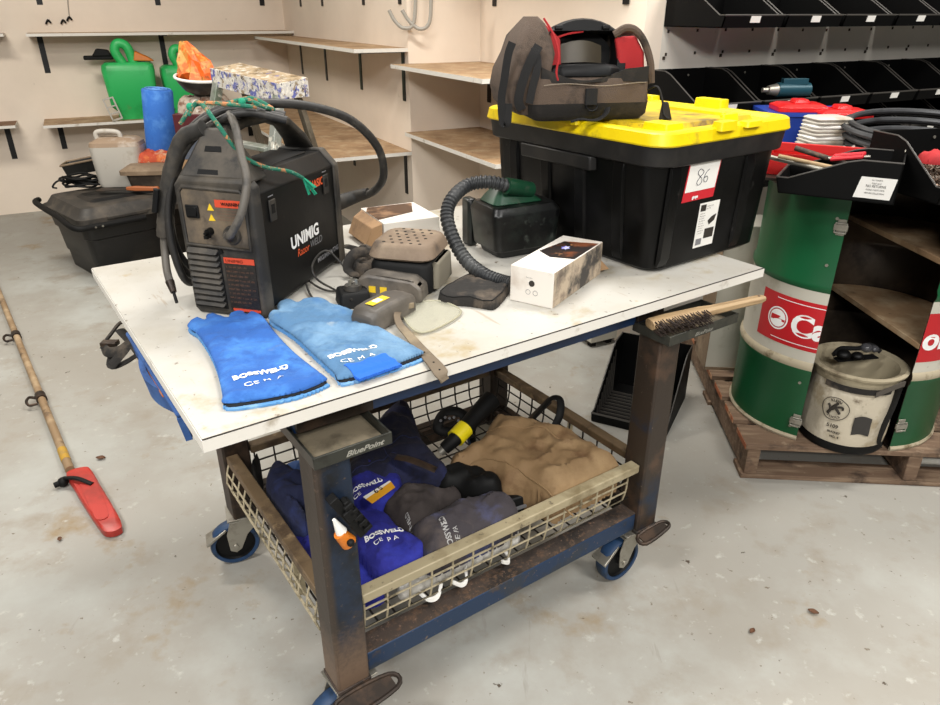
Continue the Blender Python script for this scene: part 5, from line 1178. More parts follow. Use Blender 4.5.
ringflat(.040, .035, 'logo_ring', m_prwhite, ac, .562)
o = ringflat(.031, .0005, 'logo_disc', m_prwhite, ac, .562)
mb = MB(); vs_ = [mb.v(p) for p in ((-.026, -.008, 0), (.030, -.008, 0), (.030, .0, 0), (.004, .0, 0), (.012, .010, 0), (-.026, .010, 0))]; mb.f(vs_); o = mb.out('logo_bar', m_dr, None, smooth=False); curved(o, ccl, ac, .562, R_+.0022); o.parent = pn
text_ = text('Castrol', .018, m_prwhite, None, (0, 0, 0), (1, 0, 0), (0, 1, 0), bold=.0008, depth=0); bpy.data.objects.remove(text_)
mb = MB(); mb.lathe([(R_+.0012, .492-DZ0), (R_+.0012, .4945-DZ0)], 20, ac-.05, a1l, ccl); mb.out('white_line', m_prwhite, pn)
mb = MB(); mb.lathe([(R_+.0012, .632-DZ0), (R_+.0012, .6345-DZ0)], 20, ac-.05, a1l, ccl); mb.out('white_line', m_prwhite, pn)
pn2 = cpatch('red_panel', m_dr, ccr, a0r, a0r+1.1, .478, .648, R_+.0008, dr)
to = text('ol', .105, m_prwhite, None, (0, 0, 0), (1, 0, 0), (0, 1, 0), bold=.004, depth=0); curved(to, ccr, a0r+.01, .525, R_+.0016); to.parent = pn2
# dotted rivets and clasps on the sawn edge
for c, a, zs in ((ccl, a1l, (.36, .19, .78, .93)),):
    for z in zs:
        mb = MB(); r = R_+.0005; p = Vector((c[0]+r*cos(a-.10), c[1]+r*sin(a-.10), z-DZ0)); n_ = Vector((cos(a-.1), sin(a-.1), 0)); mb.cyl(p, p+n_*.003, .005, n=10); mb.out('rivet', m_zinc, dr)
for c, a, s, zs in ((ccl, a1l, -1, (.905, .215)), (ccr, a0r, 1, (.24,))):
    for z in zs:
        mb = MB(); mb.X = Matrix.Translation((c[0]+(R_+.001)*cos(a+s*.045), c[1]+(R_+.001)*sin(a+s*.045), z-DZ0)) @ Matrix.Rotation(a+s*.045-pi/2, 4, 'Z')
        mb.box(-.012, .012, 0, .004, -.025, .025); mb.box(-.020, .020, .004, .010, -.009, .009); mb.tube([(-.016, .008, .014), (.016, .008, .014), (.016, .010, -.016), (-.016, .010, -.016)], .003, 6, closed=True); mb.out('clasp', m_zinc, dr, bev=.001)
# ---- canvas bucket
m_canv = M('cream_canvas', '#bdb39f', .9, layers=(('#8f7f62', 7, .5, .66), ('#cfc6b4', 12, .54, .68), ('#5a4c38', 16, .62, .74)), bump=.5, bs=60)
m_canr = M('grubby_cream_rim', '#a0957c', .7, layers=(('#6b5f4b', 14, .5, .68),))
kb = thing('canvas_bucket', 'cream canvas tool bucket with black base and strap standing in the open drum', 'bucket', (1.322, 2.150, .1398)); kb.scale = (1.04, 1.04, 1.06)
def wr(t, z, s=1.): return 1+s*(.034*noise.noise(Vector((cos(t)*2.2, sin(t)*2.2, z*14)))+.018*noise.noise(Vector((cos(t)*5, sin(t)*5, z*30+4))))
def bring(r, z, s=1.): return [(r*wr(t, z, s)*cos(t), r*wr(t, z, s)*sin(t), z) for t in [2*pi*k/56 for k in range(56)]]
mb = MB(); mb.loft([bring(.128, 0, 0), bring(.132, .006, 0), bring(.131, .03, .3)]); mb.out('base_cap', m_rub, kb)
mb = MB(); mb.loft([bring(.1305, .0305, .3), bring(.133, .06, 1.6), bring(.131, .10, 2.2), bring(.130, .14, 2), bring(.128, .18, 1.8), bring(.126, .215, 1), bring(.124, .235, .3)], cap=False); mb.out('canvas_side', m_canv, kb)
mb = MB(); mb.lathe([(.124, .232), (.130, .236), (.135, .262), (.146, .268), (.148, .275), (.138, .280), (.122, .272), (.114, .25), (.112, .10), (0, .09)], 48); mb.out('rim', m_canr, kb)
# dark band, strap, patch, logo on the side facing out
def onb(a, z, o=.003): r = .133*wr(a, z, 1.6)+o; return Vector((r*cos(a), r*sin(a), z))
mb = MB(); mb.lathe([(.137, .222), (.1385, .242)], 20, radians(205), radians(292)); mb.lathe([(.1365, .222), (.138, .242)], 20, radians(205), radians(292)); mb.out('dark_tape', m_web, kb)
mb = MB(); mb.sheet(lambda u, v: Vector((cos(radians(268+50*u))*(.140+.012*sin(pi*u)), sin(radians(268+50*u))*(.140+.012*sin(pi*u)), .236+.034*sin(pi*u*.9)-.018*v)), 16, 3, .003); mb.out('leather_flap', M('grey_leather_flap', '#4c463f', .8), kb)
mb = MB(); mb.tube([onb(radians(306), .25, .006), onb(radians(306), .22), onb(radians(303), .17), onb(radians(298), .11, .004), onb(radians(294), .06, .004), onb(radians(297), .035, .006)], .016, 8, smooth=5, flat=.2); mb.out('side_strap', m_strap, kb)
mb = MB(); mb.sheet(lambda u, v: onb(radians(252+22*u), .075+.062*v+.006*sin(u*pi), .0025), 8, 8, .002); mb.out('dark_patch', M('dark_grey_patch', '#35322f', .9, bump=.3, bs=80), kb)
al = radians(226)
def onlogo(x, z, o=.0045): return onb(al+x/.133, z, o)
mb = MB(); mb.tube([onlogo(.040*cos(t), .155+.040*sin(t)) for t in [2*pi*k/28 for k in range(28)]], .0013, 5, closed=True); mb.out('logo_circle', m_line, kb)
mb = MB(); mb.tube([onlogo(*p) for p in ((-.018, .135), (-.006, .160), (.006, .178))], .005, 6, smooth=3); mb.tube([onlogo(*p) for p in ((.016, .142), (.0, .160), (-.008, .150), (-.020, .168))], .004, 6, smooth=3); mb.tube([onlogo(*p) for p in ((-.002, .160), (.018, .168), (.022, .158))], .0035, 6, smooth=3); mb.out('logo_figure', m_line, kb)
def btext(s, size, x, z, name='lettering', arc=0.):
    o = text(s, size, m_line, None, (0, 0, 0), (1, 0, 0), (0, 1, 0), name=name, bold=.0004, depth=0, align='CENTER')
    for v in o.data.vertices:
        if arc:
            t = (pi/2 if arc > 0 else -pi/2)-v.co.x/.030*arc/abs(arc); rr = .027+(v.co.y if arc > 0 else -v.co.y)*1.0-(.0 if arc > 0 else -.006)
            X_, Z_ = x+rr*cos(t), z+rr*sin(t)
        else: X_, Z_ = x+v.co.x, z+v.co.y
        v.co = onlogo(X_, Z_, .0052)
    o.parent = kb
btext('KLEIN', .012, 0, .155, arc=1); btext('TOOLS', .012, 0, .155, arc=-1)
btext('5109', .017, .004, .088); btext('BUCKET', .010, .012, .070); btext('NO. 4', .010, .016, .055)
gg = thing('safety_glasses', 'black wraparound safety glasses lying on the rim of the canvas bucket', 'glasses', (1.330, 2.155, .4370), radians(10))
mb = MB(); mb.X = Matrix.Translation((-.07, -.0, .022)); mb.sphere((0, 0, 0), .024, 14, 10, .7); mb.sphere((.045, -.012, -.004), .020, 14, 10, .7); mb.out('dark_lens', m_case, gg)
mb = MB(); mb.tube([(-.10, .01, .02), (-.06, .03, .03), (0, .02, .03), (.05, .03, .035), (.07, .0, .02)], .008, 8, smooth=5); mb.out('frame', m_rub, gg)
mb = MB(); mb.X = Matrix.Translation((.02, .01, .035)); mb.sphere((0, 0, 0), .020, 12, 8, .8); mb.sphere((.03, .0, -.006), .017, 12, 8, .7); mb.out('smoky_lens', M('smoky_lens', '#4a4a4d', .2, alpha=.7), gg)
mb = MB(); mb.box(-.09, .06, -.01, .02, -.0005, .004); mb.out('glasses_bridge', m_rub, gg)
# ---- white cartons
wb = thing('melamine_box', 'white melamine box standing on the pallet behind the green drum', 'box', (.992, 2.66, .1395), PA)
mb = MB(); mb.box(0, .20, 0, .18, 0, .62); bxx = mb.out('box_body', m_dw, wb, bev=.003)
mb = MB(); mb.box(-.003, .20, -.004, -.0005, 0, .012); mb.box(-.003, -.0005, -.004, .18, 0, .62); mb.out('raw_edge', m_tan, wb, smooth=False)
wb2 = thing('floor_carton', 'white carton on the floor against the wall, seen under the board', 'box', tuple(c4-dA*.165+eA*.03), atan2(dA.y, dA.x))
mb = MB(); mb.box(0, .155, .0, .20, .03, .55); bxx = mb.out('carton_body', m_dw, wb2, bev=.003)
for x in (.015, .11):
    mb = MB(); mb.box(x, x+.03, .02, .05, 0, .0295); mb.out('foot', m_rub, wb2)
# ---- black ribbed bin on the floor
sp = make_bin('floor_bin', 'black ribbed plastic bin lying on the floor between the trolley and the pallet', 'parts bin', w=.30, d=.37, h=.25, card=False)
xs_ = Vector((cos(radians(-27)), sin(radians(-27)), 0)); ys_ = Vector((-cos(radians(63)), -sin(radians(63)), 0))
Bk = Vector((.498, 2.476, 0))-ys_*.36
sp.matrix_world = Matrix.Translation((Bk.x, Bk.y, .0)) @ Matrix((xs_, ys_, Vector((0, 0, 1)))).transposed().to_4x4()
for k in range(9):
    y = .10+k*.027; mb = MB()
    mb.box(.010, .290, y, y+.005, .0045, .0125); mb.box(.0045, .009, y, y+.005, .0045, max(.05, .21-k*.021))
    mb.box(.291, .2955, y, y+.005, .0045, max(.05, .21-k*.021)); mb.out('rib', m_binedge, sp, smooth=False)
# ================================================================ things on top of the drum
A_l = at(785, 193, 1.022); A_r = at(894, 205, 1.022)
dx_ = (A_r-A_l); dx_.z = 0; la_ = dx_.length
ba = make_bin('drum_top_bin', 'black open bin with a white paper label on top of the green drum', 'parts bin', w=.22, d=la_+.02, h=.112, card=False)
# bin back is at the right; its side wall faces the camera
ydir = -dx_.normalized(); xdir = Vector((-ydir.y, ydir.x, 0))
if xdir.y < 0: xdir = -xdir
Ob = A_r+Vector((0, 0, 0))
ba.matrix_world = Matrix.Translation((Ob.x, Ob.y, 1.0205)) @ Matrix((xdir, ydir, Vector((0, 0, 1)))).transposed().to_4x4()
m_paper = M('white_paper_label', '#d9d7d2', .6)
mb = MB(); mb.hexa([(-.0012, .014, .012), (-.0002, .014, .012), (-.0002, .105, .012), (-.0012, .105, .012), (-.0012, .006, .070), (-.0002, .006, .070), (-.0002, .094, .070), (-.0012, .094, .070)]); pp = mb.out('paper_label', m_paper, ba, smooth=False)
for k, (s, sz) in enumerate((('ALL GOODS', .006), ('SOLD AS IS', .006), ('NO RETURNS', .010), ('PLEASE CHECK ITEMS', .006), ('BEFORE COLLECTION', .006))):
    text(s, sz, m_line, pp, (-.0016, .054, .061-k*.009), (0, -1, 0), (0, 0, 1), sx=.8, align='CENTER')
def world_thing(n, lab, cat, p, rz=0., **k): return thing(n, lab, cat, tuple(p), rz, **k)
axb = atan2(dx_.y, dx_.x)
# rods and a red clamp in that bin
for k, (lab, m_, r_, u0, v0, u1, v1, zz) in enumerate((('plain grey steel rod lying in the bin with the paper label', m_zinc, .007, .10, .07, .36, .12, .03), ('thin tan dowel lying in the bin with the paper label', m_brushw, .006, .05, .12, .33, .09, .03), ('short rusty bar lying in the bin with the paper label', m_rusty, .008, .06, .17, .30, .20, .03))):
    t = thing('metal_rod', lab, 'rod', tuple(Ob+ydir*u0+xdir*v0+Vector((0, 0, zz+.018))))
    mb = MB(); mb.cyl((0, 0, 0), tuple(ydir*(u1-u0)+xdir*(v1-v0)+Vector((0, 0, .03+.01*k))), r_, n=10); mb.out('rod', m_, t)
t = thing('red_clamp', 'small red metal clamp lying in the bin with the paper label', 'clamp', tuple(Ob+ydir*.14+xdir*.16+Vector((0, 0, .06))), axb)
mb = MB(); mb.tube([(-.05, 0, .02), (.03, 0, .035), (.035, .03, .04), (-.045, .035, .025)], .006, 8, closed=True); mb.out('clamp_frame', m_lred, t)
mb = MB(); mb.cyl((-.06, .015, .02), (.05, .015, .035), .004, n=8); mb.out('clamp_screw', m_zinc, t)
# board carrying the rest, laid over the drum
sup = thing('support_board', 'dark board laid across the drum tops under the loose parts', 'board', (1.0, 2.3, 1.0105))
mb = MB(); mb.prism([(-.05, .0), (.22, -.15), (.9, -.16), (1.1, -.1), (1.2, .68), (.12, .70)], 0, .009); mb.out('panel', m_darkst, sup)
SZ = 1.02
def onp(x, y, z=SZ): return at(x, y, z)
# red tray
q = onp(772, 164, 1.09)
rt = thing('red_tray', 'long red metal tray behind the bin with the paper label', 'tray', (.975, 2.35, SZ+.0), axb+radians(3))
mb = MB(); TL = .36
mb.box(0, TL, 0, .003, 0, .068); mb.box(0, TL, .10, .103, 0, .068); mb.box(0, .003, .003, .10, 0, .068); mb.box(TL-.003, TL, .003, .10, 0, .068); mb.box(.003, TL-.003, .003, .10, 0, .003)
mb.box(-.003, TL+.003, -.010, .003, .078, .104); mb.box(-.003, 0, -.01, .1, .0, .10); mb.out('tray_body', M('bright_red_paint', '#c8201f', .4), rt, bev=.001)
# stack of white plates
q = at(828, 151, SZ+.04); q.y = 2.60; q.x = q.y*(816-CX)/F/1.026
for k in range(12):
    t = thing('cover_plate', 'white plastic cover plate in the leaning stack behind the red tray', 'plate', (q.x+.0018*k, q.y, SZ+.001+.0125*k), radians(8+3*sin(k*2)), group='stack of white cover plates')
    mb = MB(); mb.loft([rr4(-.065, .065, -.055, .055, .02, 0), rr4(-.068, .068, -.058, .058, .02, .006), rr4(-.06, .06, -.05, .05, .02, .0115)]); mb.out('plate', m_jer if k % 3 else m_white, t)
t = thing('plate_pile', 'low pile of round pale discs left of the white plates', 'discs', (q.x-.16, q.y, SZ+.001))
for k in range(3):
    mb = MB(); mb.lathe([(0, .012*k), (.055, .012*k), (.057, .012*k+.005), (.05, .012*k+.011), (0, .012*k+.011)], 24); mb.out('disc', m_jer, t)
# blue and red organiser boxes
q = at(800, 124, 1.21)
bo_ = thing('blue_toolbox', 'blue plastic box with overlapping bright red lids beyond the yellow lid', 'box', (1.305, 2.86, SZ), radians(-6))
m_bp = M('blue_plastic', '#1f3c94', .4); m_rp = M('glossy_red_plastic', '#d01f20', .3)
mb = MB(); mb.loft([rr4(-.10, .15, 0, .2, .015, 0), rr4(-.13, .17, -.01, .22, .02, .115)]); mb.out('box_body', m_bp, bo_)
mb = MB(); mb.loft([rr4(-.15, .19, -.02, .24, .02, .1155), rr4(-.15, .19, -.02, .24, .02, .130)]); mb.out('blue_rim', m_bp, bo_)
for x0, x1, z, y0 in ((-.11, .08, .1305, -.01), (.03, .22, .1175, -.075)):
    mb = MB(); mb.loft([rr4(x0, x1, y0, y0+.16, .015, z+.0), rr4(x0, x1, y0, y0+.16, .015, z+.018), rr4(x0+.02, x1-.02, y0+.02, y0+.14, .015, z+.028)]); o = mb.out('red_lid', m_rp, bo_, bev=.002)
    mb = MB(); mb.loft([rr4((x0+x1)/2-.03, (x0+x1)/2+.03, y0+.04, y0+.12, .01, z+.0285), rr4((x0+x1)/2-.025, (x0+x1)/2+.025, y0+.045, y0+.115, .01, z+.042)]); mb.out('lid_grip', m_rp, o, bev=.002)
# coil of conduit
q = at(900, 150, 1.10)
m_cond = M('grey_conduit', '#37383a', .45, layers=(('#222224', 12, .5, .7),))
co = thing('conduit_coil', 'large coil of dark grey conduit behind the drum', 'coil', (q.x+.19, q.y+.22, SZ+.02), radians(10), rx=radians(7)); co.scale = (1.15, 1.15, 1.15)
for k, (rr, z) in enumerate(((.20, .02), (.215, .038), (.19, .045), (.225, .06), (.205, .07), (.235, .085), (.215, .095))):
    mb = MB(); mb.tube([(rr*1.05*cos(t), rr*.8*sin(t), z) for t in [2*pi*j/40 for j in range(40)]], .0085, 8, closed=True); mb.out('coil_turn', m_cond, co)
# small bags of parts
m_poly = M('cloudy_parts_bag', '#b8aba3', .35, layers=(('#7b3a33', 18, .56, .64), ('#4b4340', 26, .54, .64), ('#e0dcd8', 16, .56, .66)), bump=.4, bs=60)
for k, (x, y, lab) in enumerate(((856, 146, 'crumpled clear bag of small parts right of the white plates'), (884, 146, 'crumpled clear bag of reddish parts in front of the conduit coil'))):
    q = at(x, y, 1.09)
    t = thing('parts_bag', lab, 'bag', (q.x, q.y, SZ+.001), k*.7)
    mb = MB(); pillow(mb, smooth_poly([(-.07, -.05), (.06, -.055), (.075, .04), (-.06, .055)], 4), .06, .035, .018, 34, .008, seed=k+11); mb.out('bag_film', m_poly, t)
mb = MB()
# right hand bin full of screws
q1 = at(902, 215, 1.03)
bb2 = make_bin('screw_bin', 'black open bin heaped with screws at the right edge of the photo', 'parts bin', w=.30, d=.30, h=.155, card=False)
xd = Vector((cos(radians(12)), sin(radians(12)), 0)); yd = Vector((xd.y, -xd.x, 0))
o_ = Vector((A_r.x+.06, A_r.y+.30, 1.0205))
bb2.matrix_world = Matrix.Translation(o_) @ Matrix((xd, yd, Vector((0, 0, 1)))).transposed().to_4x4()
mb = MB(); mb.lathe([(0, 0), (.018, 0), (.018, .0015), (0, .002)], 20); ov = mb.out('oval_sticker', m_zinc, bb2); ov.matrix_local = Matrix.Translation((.10, .3085, .022)) @ Matrix.Rotation(-pi/2, 4, 'X') @ Matrix.Diagonal((1, .6, 1, 1))
sh_ = MB(); m_screw = M('mixed_screws', '#6e5a4c', .4, .6, layers=(('#a2978a', 40, .5, .6), ('#3a2c24', 30, .56, .66)))
for k in range(420):
    x = random.uniform(.02, .28); y = random.uniform(.03, .28); z = .012+random.uniform(0, .055)*(1-(2*y/.3-1)**2*.4)
    a = random.uniform(0, 2*pi); e = random.uniform(-.5, .5); l = random.uniform(.012, .022)
    d = Vector((cos(a)*cos(e), sin(a)*cos(e), sin(e)))*l; p = Vector((x, y, z))
    p.x = min(.27, max(.03, p.x)); p.y = min(.27, max(.03, p.y))
    sh_.cyl(p-d, p+d, .0032, .0024, 6); sh_.cyl(p+d*.95, p+d*1.15, .0062, .0062, 7)
ms = sh_.out('loose_screws', m_screw, None, weld=False); ms.matrix_world = bb2.matrix_world.copy()
tag(ms, 'heap of mixed screws and bolts filling the black bin at the right edge', 'screws', kind='stuff')
rg = thing('red_rag', 'small dark red rag tucked beside the screws', 'rag', (o_+xd*.05+yd*.20+Vector((0, 0, .095))), 0)
mb = MB(); pillow(mb, smooth_poly([(-.035, -.03), (.03, -.035), (.04, .03), (-.03, .035)], 4), .028, .02, .01, 40, .007, seed=4); mb.out('rag_cloth', m_redl, rg)
# drill on the wall bins
q = onA(1, 1)
dq = at(774, 100, 1.165)
dl = thing('air_tool', 'teal air tool with a silver nose lying across the wall bins', 'power tool', (dq.x-.03, dq.y, 1.160), radians(5))
dpos = c4+dA*.50+eA*.30
dl.location = (dpos.x, dpos.y, 1.1645)
m_teal = M('teal_tool_body', '#1c4652', .4, .2)
mb = MB(); mb.X = Matrix.Translation((0, 0, .035)); mb.cyl((.0, 0, 0), (.15, .01, 0), .030, .028, 20); mb.box(.02, .13, -.014, .014, .02, .046); mb.out('tool_body', m_teal, dl, bev=.002)
mb = MB(); mb.X = Matrix.Translation((0, 0, .035)); mb.cyl((-.0005, 0, 0), (-.04, -.003, 0), .026, .018, 20); mb.cyl((-.04, -.003, 0), (-.065, -.004, 0), .012, .010, 14); mb.out('silver_nose', m_zinc, dl)
mb = MB(); mb.X = Matrix.Translation((0, 0, .035)); mb.tube([(.10, .01, -.02), (.11, .06, -.018), (.12, .10, -.016)], .016, 10, smooth=3); mb.out('tool_handle', m_teal, dl)
# ================================================================ pole saw on the floor
m_pole = M('worn_wooden_pole', '#8c7355', .6, layers=(('#b39c7c', 6, .48, .66), ('#5f4a36', 12, .58, .7)), bump=.05)
m_sheath = M('translucent_red_sheath', '#b3332a', .4, layers=(('#8c2a22', 8, .5, .7),))
P0 = at(-22, 240, .022); P1 = at(70, 470, .022)
ps = thing('pole_saw', 'long pole pruning saw with a red blade sheath lying on the floor at the left', 'saw', (P1.x, P1.y, 0))
o = Vector((P1.x, P1.y, 0))
mb = MB(); mb.cyl(P1-o, P0-o, .0155, .0145, 16); mb.out('pole', m_pole, ps)
dp = (P1-P0).normalized(); sdp = Vector((dp.y, -dp.x, 0))
for px, py in ((13, 336), (38, 398)):
    c = at(px, py, .022)-o; k = (c-(P0-o)).dot(dp); c = P0-o+dp*k
    mb = MB(); mb.cyl(c-dp*.025, c+dp*.025, .021, n=16); cw = mb.out('pole_clamp', m_darkst, ps)
    mb = MB(); mb.tube([c+sdp*.015, c+sdp*.04+Vector((0, 0, .012)), c+sdp*.055+dp*.03+Vector((0, 0, .012)), c+sdp*.05+dp*.05, c+sdp*.02+dp*.055], .006, 6, smooth=4); mb.out('clamp_wing', m_darkst, cw)
mb = MB(); c = P1-o; mb.cyl(c-dp*.16, c-dp*.07, .0165, n=16); mb.out('yellow_tape', M('yellow_scuffed_tape', '#b58d2d', .6, layers=(('#8a7350', 14, .5, .62),)), ps)
sp_ = [(67, 474), (85, 468), (92, 472), (101, 487), (121, 522), (118, 531), (106, 533), (99, 527), (84, 505), (74, 488)]
c, poly = flat_from_px(sp_, .02)
c = c-o
mb = MB(); q = [(x+c.x, y+c.y) for x, y in smooth_poly(poly, 4)]
mb.loft([[(x, y, .004) for x, y in q], [(x, y, .026) for x, y in q], [(c.x+(x-c.x)*.86, c.y+(y-c.y)*.86, .032) for x, y in q]]); shh = mb.out('blade_sheath', m_sheath, ps)
mb = MB(); mb.loft([[(c.x+(x-c.x)*.62, c.y+(y-c.y)*.72, z) for x, y in q] for z in (.0322, .0345)]); mb.out('sheath_ridge', m_sheath, shh)
mb = MB(); k1_ = at(63, 478, .03)-o; k2_ = at(92, 484, .036)-o
mb.tube([k1_, (k1_+k2_)/2+Vector((0, 0, .012)), k2_], .009, 8, smooth=4, flat=.5); mb.out('retaining_strap', m_rub, ps)
mb = MB(); mb.X = Matrix.Translation(at(63, 482, .018)-o); mb.sphere((0, 0, 0), .018, 12, 8); mb.cyl((-.02, -.02, 0), (.02, .02, .0), .010); mb.out('locking_knob', m_rub, ps)
# dry leaves
for k, (x, y, lab, s) in enumerate(((101, 459, 'dry brown leaf beside the pole saw', 1.), (112, 523, 'curled dry leaf near the tip of the red sheath', .8), (813, 613, 'small dark leaf on the floor at the lower right', .8), (752, 632, 'tiny brown twig on the floor below the leaf at lower right', .6), (60, 540, 'dark crumb of leaf on the floor at the lower left', .6))):
    q = at(x, y, .001); t = thing('dry_leaf', lab, 'leaf', tuple(q), k*1.3)
    mb = MB(); mb.sheet(lambda u, v: ((u-.5)*.034*s, (v-.5)*.022*s*sin(pi*min(.97, max(.03, u))), .004+.010*s*(v-.5)**2*4*.5), 8, 4, .0008); mb.out('leaf_blade', M('dry_leaf_brown', '#5c3c26', .8), t)
# ================================================================ hanging cloth and harness at the left end
m_tarp = M('blue_canvas_cloth', '#2c4f86', .85, layers=(('#3d65a0', 7, .5, .66), ('#1c3560', 9, .55, .7)), bump=.3, bs=80)
tp = thing('blue_cloth', 'folded blue canvas cloth hanging under the left edge of the board', 'cloth', tuple(C(-.004, .17, .665)), CA)
mb = MB(); mb.sheet(lambda u, v: (.012*sin(u*9)+.008*v, u*.44, .17-.05*v+.006*sin(u*11)), 40, 8, .012); mb.out('outer_fold', m_tarp, tp)
mb = MB(); mb.sheet(lambda u, v: (.05+.012*sin(u*8+1), u*.43+.01, .172-.04*v), 40, 6, .02); mb.out('inner_fold', m_tarp, tp)
mb = MB(); mb.box(.0, .165, .0, .44, .172, .182); mb.out('top_fold', m_tarp, tp, bev=.004)
mb = MB(); mb.box(.002, .012, .12, .25, .160, .1715); mb.out('orange_hem', m_orange, tp)
hs_ = thing('safety_harness', 'dusty black harness straps dangling beyond the left edge of the board', 'harness', tuple(C(-.03, .62, .60)))
o = hs_.location
for P, w_ in (([(150, 345, .80), (136, 325, .80), (122, 322, .79), (111, 334, .77), (104, 345, .75), (108, 352, .75), (120, 350, .76), (133, 340, .78)], .013), ([(104, 346, .75), (114, 352, .74), (113, 366, .72), (126, 362, .73), (142, 352, .76), (150, 352, .78)], .014), ([(134, 330, .79), (128, 345, .77), (112, 365, .73)], .013), ([(120, 330, .78), (132, 343, .77), (146, 362, .76)], .012)):
    mb = MB(); mb.tube([at(*p)-o for p in P], w_, 8, smooth=6, flat=.35); mb.out('webbing', m_web, hs_)
mb = MB(); mb.X = Matrix.Translation(at(110, 344, .755)-o); mb.box(-.02, .02, -.012, .012, -.004, .008); mb.out('buckle', m_darkst, hs_, bev=.002)
# ================================================================ contents of the basket
m_rb1 = M('royal_blue_suede', '#1b1d78', .9, layers=(('#28309a', 8, .5, .66), ('#131450', 12, .55, .7)), bump=.3, bs=260)
m_nav = M('navy_suede', '#141a38', .9, layers=(('#243060', 9, .5, .66), ('#0d1020', 12, .55, .7)), bump=.3, bs=200)
m_navj = M('navy_drill_cloth', '#0f1128', .9, layers=(('#1c2148', 10, .5, .66),), bump=.3, bs=300)
m_bg = M('brown_grey_suede', '#332c2a', .9, layers=(('#4a423f', 8, .48, .66), ('#2a2c40', 7, .56, .7)), bump=.3, bs=220)
m_gb = M('grey_blue_suede', '#3b363a', .9, layers=(('#4b5074', 6, .5, .64), ('#544b47', 9, .54, .68)), bump=.3, bs=220)
m_apr = M('tan_leather', '#856a49', .8, layers=(('#9f845f', 5, .48, .66), ('#66492e', 8, .54, .68), ('#5d452e', 40, .68, .75)), bump=.3, bs=90)
m_fad = M('faded_blue_cloth', '#3a5a94', .9, layers=(('#5577ad', 8, .5, .66),), bump=.3, bs=200)
m_cloudy = M('cloudy_white_plastic', '#a9a59d', .35, layers=(('#77736c', 12, .5, .66), ('#cfccc6', 20, .56, .68)), bump=.4, bs=50)
BZ = .279
def heap(name, label, cat, px, zt, h, mat, part='cloth', r=.05, amp=.008, ridge=.007, ns=16, seed=1, z=None, step=.009, group=None, zfn=None, sub_=3, th=None):
    """soft item traced at height zt whose underside rests at z (defaults to the basket floor)"""
    z = BZ if z is None else z
    P3 = [at(x, y, zt) for x, y in px]; Q = []
    for p in P3:  # keep inside the basket
        d = p-NLc; l = d.dot(Lx); w_ = d.dot(Wx); Q.append(C(min(1.07, max(.225, l)), min(.675, max(.05, w_)), zt))
    c = sum(Q, Vector())/len(Q); poly = [(p.x-c.x, p.y-c.y) for p in Q]
    t = thing(name, label, cat, (c.x, c.y, z), group=group)
    mb = MB(); hf = pillow(mb, smooth_poly(poly, sub_), zt-z+h, r, amp, ns, step, base=max(.004, (zt-z)*.7), seed=seed, zfn=zfn, ridge=ridge); o = mb.out(part, mat, t)
    return t, o, hf, c
m_prd = M('dull_white_print', '#a9a8a6', .7)
def htext(s, size, a, b, zz, c, hf, par, m=m_prwhite, **k):
    A = at(*a, zz)-c; B = at(*b, zz)-c; ex = B-A; ex.z = 0; text(s, size, m, par, (A.x, A.y, 0), ex, (-ex.y, ex.x, 0), hfn=hf, **k)
# faded cloth and tarp first
heap('faded_cloth', 'crumpled faded blue cloth at the back left corner of the wire basket', 'cloth', crop([(245, 215), (300, 190), (350, 200), (375, 230), (375, 300), (330, 310), (260, 290), (235, 250)], 220, 410, 3.917), .36, .02, m_fad, amp=.012, seed=2)
# navy jacket rising to the back
t, o_, hf, c = heap('work_jacket', 'dark navy work jacket crumpled in the middle of the basket, rising at the back', 'jacket', [(352, 452), (366, 440), (380, 412), (392, 402), (406, 398), (414, 410), (424, 436), (447, 462), (446, 472), (410, 474), (380, 486), (352, 486), (345, 470)], .40, .02, m_navj, part='jacket_cloth', r=.06, amp=.022, ns=14, seed=5, step=.008)
for k, P in enumerate(([(362, 452), (384, 446), (400, 440), (420, 436)], [(378, 440), (388, 456), (398, 470)], [(352, 470), (372, 463), (396, 452)])):
    mb = MB(); mb.tube([Vector((q.x-c.x, q.y-c.y, hf(q.x-c.x, q.y-c.y)+.001)) for q in catmull([at(x, y, .42) for x, y in P], 6)], .0014, 5); mb.out('seam', M('pale_navy_stitch', '#20264a', .9), o_)
# dark gauntlets at the left end
t, o_, hf, c = heap('welding_glove', 'dark navy welding glove bundled behind the near blue post', 'glove', crop([(180, 260), (205, 220), (235, 212), (300, 240), (345, 268), (350, 292), (300, 305), (345, 320), (382, 345), (385, 385), (330, 370), (300, 360), (340, 400), (330, 425), (260, 400), (200, 370), (170, 310)], 220, 410, 3.917), .385, .03, m_nav, 'glove_shell', r=.03, amp=.006, seed=3, z=.305, step=.005)
t, o_, hf, c = heap('welding_glove', 'black glove with bent fingers against the left rail of the basket', 'glove', crop([(58, 190), (70, 172), (92, 180), (100, 200), (120, 205), (140, 175), (155, 180), (140, 215), (120, 240), (150, 262), (180, 280), (170, 320), (130, 290), (95, 250), (75, 225)], 220, 410, 3.917), .40, .025, m_rub, 'glove_shell', r=.02, amp=.005, seed=4, z=.30, step=.005)
